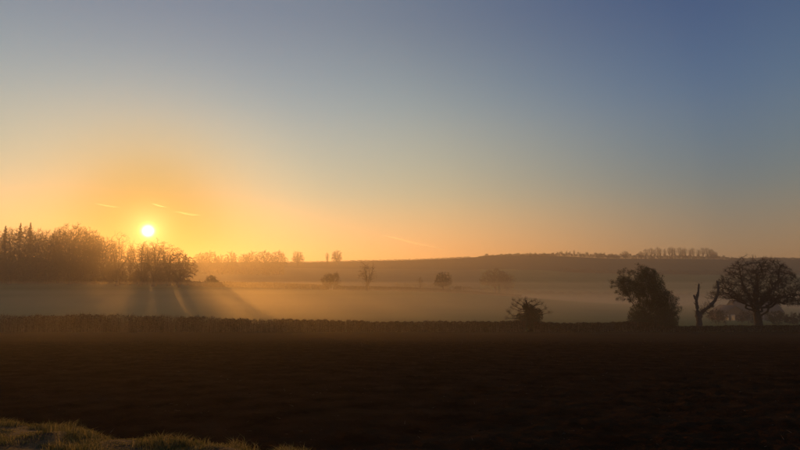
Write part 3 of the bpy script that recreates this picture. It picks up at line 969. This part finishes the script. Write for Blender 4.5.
# dead forked pollard
dx, dz = local_base(699.5, NY)
def D(px, py, dy=0.0):
    p = pix(px, py, NY); return np.array([p[0] - dx, dy, p[2] - dz])
def tube(mb, pts, rad, sides=10, wob=0.0, seed=0):
    g = np.random.default_rng(seed)
    pts = np.asarray(pts, float); rad = np.asarray(rad, float)
    t = np.linspace(0, len(pts) - 1, (len(pts) - 1) * 4 + 1)
    q = np.stack([np.interp(t, np.arange(len(pts)), pts[:, k]) for k in range(3)], 1)
    if len(q) > 4:
        q[1:-1] = 0.25 * q[:-2] + 0.5 * q[1:-1] + 0.25 * q[2:]
    rr = np.interp(t, np.arange(len(pts)), rad) * (1 + wob * g.normal(size=len(t)))
    n = sides
    d = np.gradient(q, axis=0); d /= np.linalg.norm(d, axis=1, keepdims=True) + 1e-9
    ref = np.array([0, 1.0, 0.02])
    a = np.cross(d, ref); a /= np.linalg.norm(a, axis=1, keepdims=True) + 1e-9
    b = np.cross(d, a)
    th = np.arange(n) * 2 * math.pi / n
    lump = 1 + wob * g.normal(size=(len(t), n))
    V = q[:, None] + (a[:, None] * np.cos(th)[None, :, None] + b[:, None] * np.sin(th)[None, :, None]) * (rr[:, None] * lump)[:, :, None]
    k = len(t)
    V = np.concatenate([V.reshape(-1, 3), q[:1], q[-1:]])
    i = np.arange(n); j = (i + 1) % n
    Fc = (np.arange(k - 1) * n)[:, None, None] + np.stack([i, j, j + n, i + n], 1)[None]
    mb.add(V, Fc.reshape(-1, 4))
    base = mb.n - len(V)
    tri = np.concatenate([np.stack([j, i, np.full(n, k * n)], 1), np.stack([i + (k - 1) * n, j + (k - 1) * n, np.full(n, k * n + 1)], 1)])
    mb.Fl.append((tri + base).ravel()); mb.S.append(np.full(len(tri), 3))
    return mb
dead = obj('dead_tree', None, None, (dx, NY, dz))
tag(dead, 'dead forked tree stump with two broken upright limbs beside the big oak', 'tree')
obj('trunk', tube(MB(), [D(699.3, 331), D(699.3, 325), D(699.1, 319), D(698.6, 315), D(699.0, 311.5)], [0.66, 0.48, 0.44, 0.60, 0.34], 16, 0.10, 1).mesh('trunk', M['deadwood'], True), dead)
obj('limb', tube(MB(), [D(697.8, 314), D(697.2, 308), D(696.3, 301), D(696.6, 297.5), D(698.2, 293), D(698.6, 288), D(699.0, 283.8)], [0.34, 0.25, 0.22, 0.27, 0.19, 0.17, 0.11], 12, 0.13, 2).mesh('limb', M['deadwood'], True), dead)
obj('limb', tube(MB(), [D(700, 314), D(704, 310.5), D(709.5, 306, -0.2), D(714, 300.5, -0.3), D(717, 294.5, -0.3), D(717.8, 288.5, -0.2), D(717.2, 283, -0.2), D(716.0, 280.6, -0.2)], [0.36, 0.30, 0.26, 0.24, 0.22, 0.19, 0.20, 0.10], 12, 0.13, 3).mesh('limb', M['deadwood'], True), dead)
obj('branch_stub', tube(MB(), [D(696.4, 300), D(694.8, 297.5), D(693.8, 295)], [0.22, 0.19, 0.15], 8, 0.05, 4).mesh('branch_stub', M['deadwood'], True), dead)
obj('branch_stub', tube(MB(), [D(705, 310.3), D(707.5, 313), D(710.5, 313.2)], [0.10, 0.07, 0.03], 8, 0.08, 6).mesh('branch_stub', M['deadwood'], True), dead)
obj('branch_stub', tube(MB(), [D(696.8, 305), D(694.9, 304), D(693.6, 302)], [0.10, 0.07, 0.03], 8, 0.08, 7).mesh('branch_stub', M['deadwood'], True), dead)
obj('branch_stub', tube(MB(), [D(715, 299, -0.3), D(712.5, 297.0, 0.2), D(711.8, 294.5, 0.2)], [0.09, 0.06, 0.02], 8, 0.08, 8).mesh('branch_stub', M['deadwood'], True), dead)
obj('branch_stub', tube(MB(), [D(717.3, 284, -0.2), D(718.8, 281.5, -0.1)], [0.14, 0.08], 8, 0.05, 5).mesh('branch_stub', M['deadwood'], True), dead)
# regrowth twigs on the dead tree
cb = MB(); g = np.random.default_rng(8)
spots = [(705, 311, 26, 1.6), (711, 306, 24, 1.4), (716, 294, 14, 1.1), (699, 312, 14, 1.0), (702, 315, 16, 1.3), (699.5, 287, 5, 0.7), (714, 299, 16, 1.6)]
for sx_, sy_, kk, ln in spots:
    p0 = np.tile(D(sx_, sy_), (kk, 1)) + g.normal(0, 0.2, (kk, 3))
    d = g.normal(size=(kk, 3)); d[:, 2] = np.abs(d[:, 2]) * 0.8; d /= np.linalg.norm(d, axis=1, keepdims=True)
    p1 = p0 + d * ln * g.uniform(0.5, 1.1, (kk, 1))
    cb.spikes(p0, p1, np.full(kk, 0.03))
    for _ in range(4):
        f = g.uniform(0.3, 0.95, (kk, 1)); q = p0 * (1 - f) + p1 * f
        d2 = d + g.normal(size=d.shape) * 0.6
        cb.spikes(q, q + d2 * ln * 0.35, np.full(kk, 0.014))
tag(obj('twigs', cb.mesh('twigs', M['twig']), dead), kind='stuff')

# big dark evergreen bush, overhanging on the left
by = NY
bx, bz = local_base(650, by)
def B(px, py, dy=0.0):
    p = pix(px, py, by); return np.array([p[0] - bx, dy, p[2] - bz])
bush = obj('evergreen_tree', None, None, (bx, by, bz - 0.1))
tag(bush, 'big dense dark ivy-clad bush tree overhanging the hedge on its left', 'bush')
lobes = [  # px, py, radius px (x), radius px (z), weight
    (653, 312, 24, 15, 3.4), (652, 296, 17, 15, 2.6), (664, 303, 13, 14, 1.7), (644, 282, 11, 14, 1.6), (648, 274, 8, 8, 0.7),
    (634, 290, 12, 10, 1.3), (627, 284, 9, 9, 0.9), (621, 281, 5, 7, 0.25), (655, 284, 9, 10, 0.9), (639, 319, 12, 10, 1.3), (668, 318, 11, 10, 1.3), (653, 323, 25, 7, 2.0)]
sprays = [(642.5, 266, 4), (650, 268, 4), (636, 271, 4), (627, 271.5, 4), (620.5, 270.8, 3), (624, 279, 5), (616, 281.5, 4), (612, 286, 3.5), (617, 292, 4), (622, 298, 4), (657, 274, 4), (662, 282, 4), (669, 291, 4), (675, 298, 4), (677, 307, 4), (630, 281, 5), (629, 300, 4), (644, 270, 3.5), (639, 275, 4), (653, 270, 3)]
g = np.random.default_rng(9)
AP = []
for lx, ly, lrx, lrz, wt in lobes:
    n_ = int(wt * 90)
    q = g.normal(size=(n_, 3)); q /= np.linalg.norm(q, axis=1, keepdims=True); q *= (g.random((n_, 1)) ** 0.4)
    AP.append(B(lx, ly) + q * np.array([lrx, lrx * 0.85, lrz]) * MPP)
for lx, ly, lr in sprays:
    q = g.normal(size=(14, 3)) * 0.5
    AP.append(B(lx, ly, g.normal() * 0.8) + q * lr * MPP * np.array([1, 1.2, 0.7]))
A = np.concatenate(AP); A[:, 2] = np.maximum(A[:, 2], 0.3)
P, par = colonize(A, [B(650, 329), B(650, 325), B(649.5, 321)], 0.30, 6.0, 0.42, 120, (0, 0, 0.02), 9)
r = np.minimum(radii(P, par, 0.012, 2.2), 0.35)
e = np.where(par >= 0)[0]
th = r[e] > 0.09
obj('trunk', MB().frusta(P[par[e[th]]], P[e[th]], np.minimum(r[par[e[th]]], r[e[th]] * 1.4), r[e[th]], 8).mesh('trunk', M['bark'], True), bush)
cb = MB().frusta(P[par[e[~th]]], P[e[~th]], np.minimum(r[par[e[~th]]], r[e[~th]] * 1.4), r[e[~th]], 3)
obj('branches', cb.mesh('branches', M['twig']), bush)
tips = np.where(r < 0.05)[0]
n_ = 36000
q = P[g.choice(tips, n_)] + g.normal(size=(n_, 3)) * np.array([0.17, 0.2, 0.17])
nl = 42000
wts = np.array([l[4] for l in lobes]); li = g.choice(len(lobes), nl, p=wts / wts.sum())
q2 = g.normal(size=(nl, 3)); q2 /= np.linalg.norm(q2, axis=1, keepdims=True); q2 *= g.random((nl, 1)) ** 0.33
cen = np.array([B(l[0], l[1]) for l in lobes])[li]; rad = np.array([(l[2], l[2] * 0.85, l[3]) for l in lobes])[li] * MPP * 0.95
q2 = cen + q2 * rad
q = np.concatenate([q, q2]); q[:, 2] = np.maximum(q[:, 2], 0.02 + 0.3 * g.random(len(q)))
obj('foliage', MB().leaves(q, g.uniform(0.05, 0.105, len(q))).mesh('foliage', M['ivy']), bush)

# spiky ivy stump in the hedge
sy = 105.0
sx0, sz0 = local_base(531, sy)
def S(px, py, dy=0.0):
    p = pix(px, py, sy); return np.array([p[0] - sx0, dy, p[2] - sz0])
st = obj('ivy_stump', None, None, (sx0, sy, sz0 - 0.1))
tag(st, 'small spiky ivy-covered stump with bare limbs sticking out of the hedge', 'stump')
obj('trunk', tube(MB(), [S(531, 331), S(530, 322), S(528.5, 312), S(527, 305), S(526, 299.5)], [0.5, 0.42, 0.36, 0.25, 0.08], 10, 0.05, 3).mesh('trunk', M['bark'], True), st)
limbs = [[(528, 312), (520, 314), (513, 315.5), (509, 312), (508, 310)], [(528, 309), (521, 309), (516, 306), (513, 304)], [(528, 306), (524, 303), (520, 299.5)],
         [(528, 308), (535, 308.5), (540, 310), (544.8, 307.5)], [(529, 307), (534, 305), (538, 302)], [(527, 303), (531, 300.5), (534, 299.8)], [(529, 312), (537, 311), (543, 311.5)], [(527, 303), (525, 300), (526, 297.8)],
         [(528, 311), (519, 310.5), (511, 307)], [(527, 315), (516, 318), (507, 317.5)], [(532, 313), (541, 314), (549, 312)], [(530, 308), (537, 304), (542, 303.5)], [(526, 307), (518, 302.5), (514, 300)]]
g = np.random.default_rng(4)
cb = MB()
for k, lm in enumerate(limbs):
    dy0 = g.normal() * 0.5
    pts = [S(a_, b_, dy0 * i_ / 3) for i_, (a_, b_) in enumerate(lm)]
    obj('limb', tube(MB(), pts, np.linspace(0.085, 0.02, len(pts)), 6, 0.08, k).mesh('limb', M['bark'], True), st)
    for p_ in pts[1:]:
        kk = 22
        d = g.normal(size=(kk, 3)); d[:, 2] += 0.3; d /= np.linalg.norm(d, axis=1, keepdims=True)
        p0 = np.tile(p_, (kk, 1)) + g.normal(0, 0.12, (kk, 3)); p1 = p0 + d * g.uniform(0.25, 0.9, (kk, 1))
        cb.spikes(p0, p1, np.full(kk, 0.014))
        for _ in range(2):
            q_ = p0 * 0.45 + p1 * 0.55; cb.spikes(q_, q_ + g.normal(size=(kk, 3)) * 0.22, np.full(kk, 0.010))
tag(obj('twigs', cb.mesh('twigs', M['twig']), st), kind='stuff')
q = []
for lx, ly, a_, b_, kk in [(531, 318, 8.5, 10, 4600), (529, 309, 6, 6, 1500), (525.5, 306, 3.2, 3, 520), (536, 316, 7, 8, 1500), (525, 321, 7, 7, 1200), (531, 326, 10, 6, 1600), (520, 316, 4, 4, 350), (538, 310, 3, 3, 200)]:
    v = g.normal(size=(kk, 3)); v /= np.linalg.norm(v, axis=1, keepdims=True); v *= g.random((kk, 1)) ** 0.36
    q.append(S(lx, ly) + v * np.array([a_, a_ * 0.9, b_]) * MPP)
q = np.concatenate(q); q[:, 2] = np.maximum(q[:, 2], 0.02 + 0.2 * g.random(len(q)))
obj('foliage', MB().leaves(q, g.uniform(0.06, 0.13, len(q))).mesh('foliage', M['ivy']), st)

# ------------------------------------------------------------------ farmhouse behind the oak
hy = 150.0
hx = pix(735, 300, hy)[0]
hz0 = float(ground(pix(752, 300, hy)[0], hy)) - 0.1
def hxp(px): return pix(px, 300, hy)[0] - hx
def hzr(row): return pix(735, row, hy)[2] - hz0
house = obj('farmhouse', None, None, (hx, hy, hz0))
tag(house, 'low farmhouse with warm lit gable windows half hidden behind the oak and hedge', 'house')
def prism(mb, x0, x1, y0, y1, ze, zr, along='x'):
    """gable roof block with thickness"""
    t = 0.18
    if along == 'x':
        ym = (y0 + y1) / 2
        V = [(x0, y0, ze), (x0, ym, zr), (x0, y1, ze), (x0, y0, ze + t), (x0, ym, zr + t), (x0, y1, ze + t)]
        V += [(x1, b, c_) for a, b, c_ in V]
    else:
        xm = (x0 + x1) / 2
        V = [(x0, y0, ze), (xm, y0, zr), (x1, y0, ze), (x0, y0, ze + t), (xm, y0, zr + t), (x1, y0, ze + t)]
        V += [(a, y1, c_) for a, b, c_ in V]
    mb.add(V, [(0, 1, 7, 6), (1, 2, 8, 7), (3, 9, 10, 4), (4, 10, 11, 5), (0, 6, 9, 3), (2, 5, 11, 8), (0, 3, 4, 1), (1, 4, 5, 2), (6, 7, 10, 9), (7, 8, 11, 10)])
    return mb
ze = hzr(312); zr = hzr(301)
x0, x1 = hxp(741), hxp(784)
wl = MB().box(x0, x1, 1.0, 8.0, 0, ze)
wl.add([(x0, 1, ze), (x0, 8, ze), (x0, 4.5, zr - 0.1)], [(0, 1, 2)]).add([(x1, 1, ze), (x1, 8, ze), (x1, 4.5, zr - 0.1)], [(0, 2, 1)])
obj('wall', wl.mesh('wall', M['render_wall']), house)
rf = obj('roof', prism(MB(), x0 - 0.3, x1 + 0.3, 0.6, 8.4, ze - 0.1, zr, 'x').mesh('roof', M['slate']), house)
obj('chimney', MB().box(x1 - 1.1, x1 - 0.3, 4.1, 4.9, zr - 0.4, zr + 1.3).box(x1 - 1.18, x1 - 0.22, 4.02, 4.98, zr + 1.3, zr + 1.45).mesh('chimney', M['brick']), rf)
# front gable wing on the left
gx0, gx1 = hxp(721.5), hxp(744)
ge, gr = hzr(313.5), hzr(306)
wl = MB().box(gx0, gx1, -1.0, 6.0, 0, ge)
xm = (gx0 + gx1) / 2
wl.add([(gx0, -1, ge), (gx1, -1, ge), (xm, -1, gr - 0.1)], [(0, 1, 2)]).add([(gx0, 6, ge), (gx1, 6, ge), (xm, 6, gr - 0.1)], [(0, 2, 1)])
obj('wall', wl.mesh('wall', M['brick']), house)
obj('roof', prism(MB(), gx0 - 0.3, gx1 + 0.3, -1.3, 6.3, ge - 0.1, gr, 'y').mesh('roof', M['slate']), house)
for wpx in (723.6, 729.8):
    wx = hxp(wpx); wz = hzr(317.5)
    fw = obj('window', MB().box(wx - 0.5, wx - 0.42, -1.08, -1.0, wz - 0.75, wz + 0.75).box(wx + 0.42, wx + 0.5, -1.08, -1.0, wz - 0.75, wz + 0.75).box(wx - 0.42, wx + 0.42, -1.08, -1.0, wz + 0.67, wz + 0.75).box(wx - 0.42, wx + 0.42, -1.1, -1.0, wz - 0.75, wz - 0.67).box(wx - 0.03, wx + 0.03, -1.07, -1.0, wz - 0.67, wz + 0.67).mesh('window', M['frame']), house)
    obj('pane', MB().box(wx - 0.42, wx + 0.42, -1.03, -1.005, wz - 0.67, wz + 0.67).mesh('pane', M['lit_window']), fw)
for wpx in (750, 763, 775):
    wx = hxp(wpx); wz = hzr(318)
    fw = obj('window', MB().box(wx - 0.55, wx - 0.47, 0.92, 1.0, wz - 0.6, wz + 0.6).box(wx + 0.47, wx + 0.55, 0.92, 1.0, wz - 0.6, wz + 0.6).box(wx - 0.47, wx + 0.47, 0.92, 1.0, wz + 0.52, wz + 0.6).box(wx - 0.47, wx + 0.47, 0.9, 1.0, wz - 0.6, wz - 0.52).mesh('window', M['frame']), house)
    obj('pane', MB().box(wx - 0.47, wx + 0.47, 0.97, 0.995, wz - 0.52, wz + 0.52).mesh('pane', M['slate']), fw)
place(shrub(5, 4, 37, leaves=4000, size=0.14, mat='hedge_leaf'), 'bush', 'russet leafy bush at the right frame edge beside the farmhouse', 'bush', 795, 128, 312, gb, 1.0)
place(SHRUB_A, 'bush', 'scrubby bush between the dead forked tree and the farmhouse', 'bush', 716, 132, 308, gb, 1.0)
place(SHRUB_A, 'bush', 'scrubby bush left of the big oak trunk, before the farmhouse', 'bush', 746, 133, 310, gb, 1.2)
place(SHRUB_B, 'bush', 'dark bush right of the big oak trunk, before the farmhouse', 'bush', 775, 131, 311, gb, 1.5)
place(DOME_S, 'bare_tree', 'faint bare tree behind the farmhouse seen through the oak', 'tree', 770, 175, 293, 'lone trees in the valley', 0.8)

# ------------------------------------------------------------------ contrails and bird
def contrail(label, a, b, wpx, dens, Y=6000.0):
    pa, pb = pix(a[0], a[1], Y), pix(b[0], b[1], Y * 1.1)
    n_, m_ = 24, 10
    t = np.linspace(0, 1, n_)
    prof = np.sin(np.pi * np.clip(t, 0.01, 0.99)) ** 0.5 * (1.0 - 0.35 * t)
    w = wpx * Y / F * 0.5
    mb = MB()
    pts = pa[None] * (1 - t[:, None]) + pb[None] * t[:, None]
    pts[:, 2] += np.sin(t * 9) * w * 0.25
    mid = (pa + pb) / 2
    mb.frusta((pts - mid)[:-1], (pts - mid)[1:], (prof * w)[:-1], (prof * w)[1:], m_)
    # weld rings into one closed skin
    V = []; 
    d = pb - pa; d /= np.linalg.norm(d)
    s1 = np.cross(d, [0, 0, 1.0]); s1 /= np.linalg.norm(s1); s2 = np.cross(d, s1)
    th = np.arange(m_) * 2 * math.pi / m_
    for k in range(n_):
        V.append((pts[k] - mid)[None] + (s1[None] * np.cos(th)[:, None] + s2[None] * np.sin(th)[:, None]) * prof[k] * w)
    V = np.concatenate(V + [(pts[0] - mid)[None], (pts[-1] - mid)[None]])
    i = np.arange(m_); j = (i + 1) % m_
    q = ((np.arange(n_ - 1) * m_)[:, None, None] + np.stack([i, j, j + m_, i + m_], 1)[None]).reshape(-1, 4)
    tri = np.concatenate([np.stack([j, i, np.full(m_, n_ * m_)], 1), np.stack([i + (n_ - 1) * m_, j + (n_ - 1) * m_, np.full(m_, n_ * m_ + 1)], 1)])
    me = mesh_np('contrail', V, np.concatenate([q.ravel(), tri.ravel()]), np.concatenate([np.full(len(q), 4), np.full(len(tri), 3)]), volume_material('contrail_ice', (1, 1, 1), dens / (2 * w), 0.75))
    tag(obj('contrail', me, None, tuple(mid)), label, 'contrail', 'short contrails in the dawn sky')
contrail('short bright contrail upper left of the sun, leftmost of all', (93.5, 203.5), (121, 208), 1.5, 0.10)
contrail('shortest contrail, just above the sun', (152, 203.8), (166.5, 207.5), 1.6, 0.10)
contrail('pale contrail right of the sun at its upper right', (174, 211.8), (202, 216), 2.6, 0.10)
contrail('long thin contrail sloping down over the middle of the ridge', (383, 235.5), (444, 249.5), 3.0, 0.7)

bp_ = pix(371, 244.3, 260)
bird = obj('bird', None, None, tuple(bp_))
tag(bird, 'tiny dark bird in flight above the ridge', 'bird')
obj('body', tube(MB(), [(-0.28, 0, 0), (-0.15, 0, 0.01), (0, 0, 0.01), (0.16, 0, 0.02), (0.25, 0, 0.04)], [0.03, 0.07, 0.09, 0.06, 0.01], 8).mesh('body', M['feather'], True), bird)
for s_ in (-1, 1):
    V = [(0.10, 0.05 * s_, 0.05), (0.13, 0.35 * s_, 0.16), (0.02, 0.65 * s_, 0.10), (-0.10, 0.36 * s_, 0.14), (-0.10, 0.05 * s_, 0.03)]
    V2 = [(a, b, c_ - 0.015) for a, b, c_ in V]
    w = MB().add(V + V2, [(0, 1, 3), (0, 3, 4), (1, 2, 3), (5, 8, 6), (5, 9, 8), (6, 8, 7), (0, 5, 6), (0, 6, 1), (1, 6, 7), (1, 7, 2), (2, 7, 8), (2, 8, 3), (3, 8, 9), (3, 9, 4), (4, 9, 5), (4, 5, 0)])
    obj('wing', w.mesh('wing', M['feather']), bird)

# ------------------------------------------------------------------ ploughed soil and verge
g = np.random.default_rng(77)
def vnoise(X, Y, cell, seed):
    """smooth value noise"""
    t = np.random.default_rng(seed).random((256, 256))
    fx, fy = X / cell, Y / cell
    ix, iy = np.floor(fx).astype(int), np.floor(fy).astype(int)
    a, b = fx - ix, fy - iy
    a, b = a * a * (3 - 2 * a), b * b * (3 - 2 * b)
    q = lambda i, j: t[(ix + i) % 256, (iy + j) % 256]
    return (q(0, 0) * (1 - a) + q(1, 0) * a) * (1 - b) + (q(0, 1) * (1 - a) + q(1, 1) * a) * b
sx_ = np.arange(-46, 46.01, 0.085)
sy_ = [5.2]
while sy_[-1] < 62: sy_.append(sy_[-1] + max(0.045, 0.0065 * sy_[-1]))
SXg, SYg = np.meshgrid(sx_, np.array(sy_))
SXj = SXg + g.uniform(-0.04, 0.04, SXg.shape); SYj = SYg + g.uniform(-0.3, 0.3, SYg.shape) * np.maximum(0.045, 0.0065 * SYg)
fur = SYj + 0.12 * SXj + 0.25 * vnoise(SXj, SYj, 3.0, 1)
rel = 0.007 * np.abs(np.sin(fur * math.pi / 0.62)) + 0.012 * vnoise(SXj, SYj, 0.55, 2) + 0.040 * vnoise(SXj, SYj, 0.19, 3) ** 2 + 0.055 * g.random(SXg.shape) ** 3 + 0.012 * vnoise(SXj, SYj, 2.7, 4)
fade = np.clip((SYg - 5.2) / 0.6, 0, 1) * np.clip((62 - SYg) / 25, 0, 1) * np.clip((46 - np.abs(SXg)) / 3, 0, 1)
SZ = ground(SXj, SYj) - 0.02 + (0.024 + rel) * fade
ii = np.arange(SXg.size).reshape(SXg.shape)
q = np.stack([ii[:-1, :-1], ii[:-1, 1:], ii[1:, 1:], ii[1:, :-1]], -1).reshape(-1, 4)
M['soil'] = material('soil', [(0.3, (0.024, 0.013, 0.006)), (0.7, (0.056, 0.031, 0.014))], 1.2, 1.0, 0.6, 30, spec=0.0)
tag(obj('ploughed_soil', mesh_np('ploughed_soil', np.stack([SXj, SYj, SZ], -1).reshape(-1, 3), q.ravel(), np.full(len(q), 4), M['soil'])), 'rough ploughed soil in the foreground', kind='structure')
def soil_z(X, Y):
    return ground(X, Y) + 0.022
n_ = 45000
Yc = 5.5 + 60 * g.random(n_) ** 2.2
Xc = (g.random(n_) - 0.5) * 1.7 * (Yc + 1)
Yc = Yc + 0.10 * np.sin(Yc * 9)           # gathered in furrow lines
size = np.minimum(np.exp(g.normal(-4.5, 0.5, n_)), 0.04) * (1 + Yc * 0.012)
ico = np.array([(0, 0, 1), (0.9, 0, 0.1), (0.28, 0.85, 0.05), (-0.73, 0.53, 0.1), (-0.73, -0.53, 0), (0.28, -0.85, 0.12), (0, 0, -0.6)])
tri = [(0, i, i % 5 + 1) for i in range(1, 6)] + [(6, i % 5 + 1, i) for i in range(1, 6)]
ang = g.random(n_) * 6.28
V = ico[None] * (1 + 0.3 * g.normal(size=(n_, 7, 1)))
ca_, sa_ = np.cos(ang)[:, None], np.sin(ang)[:, None]
V = np.stack([V[..., 0] * ca_ - V[..., 1] * sa_, V[..., 0] * sa_ + V[..., 1] * ca_, V[..., 2] * (0.35 + 0.25 * g.random((n_, 1)))], -1) * size[:, None, None]
V += np.stack([Xc, Yc, soil_z(Xc, Yc) + size * 0.1], -1)[:, None]
Fc = (np.arange(n_) * 7)[:, None, None] + np.array(tri)[None]
tag(obj('soil_clods', MB().add(V.reshape(-1, 3), Fc.reshape(-1, 3)).mesh('soil_clods', M['clod'])), 'crumbly dark clods of the ploughed field', 'soil', kind='stuff')
# scraps of stubble on the soil
k = 320
Ys = 6 + 50 * g.random(k) ** 1.8; Xs = (g.random(k) - 0.5) * 1.6 * Ys
p0 = np.stack([Xs, Ys, ground(Xs, Ys) + 0.06], 1)
a_ = g.random(k) * 6.28
p1 = p0 + np.stack([np.cos(a_), np.sin(a_), g.uniform(-0.05, 0.5, k)], 1) * g.uniform(0.04, 0.14, (k, 1))
tag(obj('stubble', MB().spikes(p0, p1, np.full(k, 0.004)).mesh('stubble', M['straw'])), 'pale scraps of stubble lying on the soil', 'stubble', kind='stuff')

# grass verge at the bottom left
def verge_edge(X):
    return 6.2 - 0.55 * (X + 2.0) * 0.55
vx = np.linspace(-14, 3.5, 120)
ts = np.linspace(0, 1, 16)
VX, VT = np.meshgrid(vx, ts)
edge_px = lambda X: X
# the edge runs diagonally: (px 0,row 424) -> (px 270,row 452)
eA = pix(0, 425, 1.0); eB = pix(265, 450, 1.0)
def hit(px, row):
    v = (225.0 - row) / F; d = np.array([(px - 400) / F, CP - v * SP, SP + v * CP])
    t = (-CAMZ) / (d[2] + 0.064 * d[1]); return d[:2] * t
EA, EB = hit(0, 429), hit(215, 455)
slope = (EB[1] - EA[1]) / (EB[0] - EA[0])
def edge_y(X): return EA[1] + slope * (X - EA[0]) + 0.10 * np.sin(X * 2.1) + 0.06 * np.sin(X * 5.3 + 1)
VY = edge_y(VX) - (1 - VT) * 5.0
def verge_h(X, Y):
    d = np.clip(edge_y(X) - Y, 0, None)
    return ground(X, Y) + 0.03 + 0.18 * (1 - np.exp(-d * 3.0)) + 0.05 * np.sin(X * 3.1 + Y * 2) * np.sin(X * 1.3 - Y * 3.7) * np.clip(d * 2, 0, 1)
VZ = verge_h(VX, VY)
VZ[-1] = ground(VX[-1], VY[-1]) - 0.05
ii = np.arange(VX.size).reshape(VX.shape)
q = np.stack([ii[:-1, :-1], ii[:-1, 1:], ii[1:, 1:], ii[1:, :-1]], -1).reshape(-1, 4)
tag(obj('verge', mesh_np('verge', np.stack([VX, VY, VZ], -1).reshape(-1, 3), q.ravel(), np.full(len(q), 4), M['verge'], True)), 'grassy verge bank at the near field edge', kind='structure')
nt_ = 1150
tX = g.uniform(-11, 1.5, nt_); tD = g.random(nt_) ** 1.5 * 2.6 - 0.18 * (g.random(nt_) < 0.4) + 0.02
tY = edge_y(tX) - tD
clump = np.clip(0.5 + 0.8 * np.sin(tX * 3.9) * np.sin(tX * 1.3 + tY * 3.1 + 1), 0, 1)
per = 58
bxs = np.repeat(tX, per) + g.normal(0, 0.055, nt_ * per); bys = np.repeat(tY, per) + g.normal(0, 0.055, nt_ * per)
ln = np.repeat(0.02 + 0.20 * clump * g.random(nt_) ** 0.7, per) * g.uniform(0.5, 1.2, nt_ * per)
p0 = np.stack([bxs, bys, verge_h(bxs, bys) - 0.01], 1)
lean = g.normal(0, 0.45, (nt_ * per, 2)) + np.repeat(g.normal(0, 0.3, (nt_, 2)), per, axis=0)
pm = p0 + np.stack([lean[:, 0] * 0.35, lean[:, 1] * 0.35, np.ones(len(ln))], 1) * ln[:, None] * 0.55
p1 = pm + np.stack([lean[:, 0], lean[:, 1], np.full(len(ln), 0.35)], 1) * ln[:, None] * 0.6
side = np.stack([np.cos(bxs * 91), np.sin(bxs * 91), 0 * bxs], 1) * 0.0035
Vb = np.stack([p0 - side, p0 + side, pm + side * 0.8, pm - side * 0.8, p1], 1).reshape(-1, 3)
bb = (np.arange(len(ln)) * 5)[:, None]
mb = MB(); mb.add(Vb, np.concatenate([bb + [[0, 1, 2]], bb + [[0, 2, 3]], bb + [[3, 2, 4]]]))
tag(obj('verge_grass', mb.mesh('verge_grass', M['grass'])), 'tufted dry grass on the verge at the lower left', 'grass', kind='stuff')
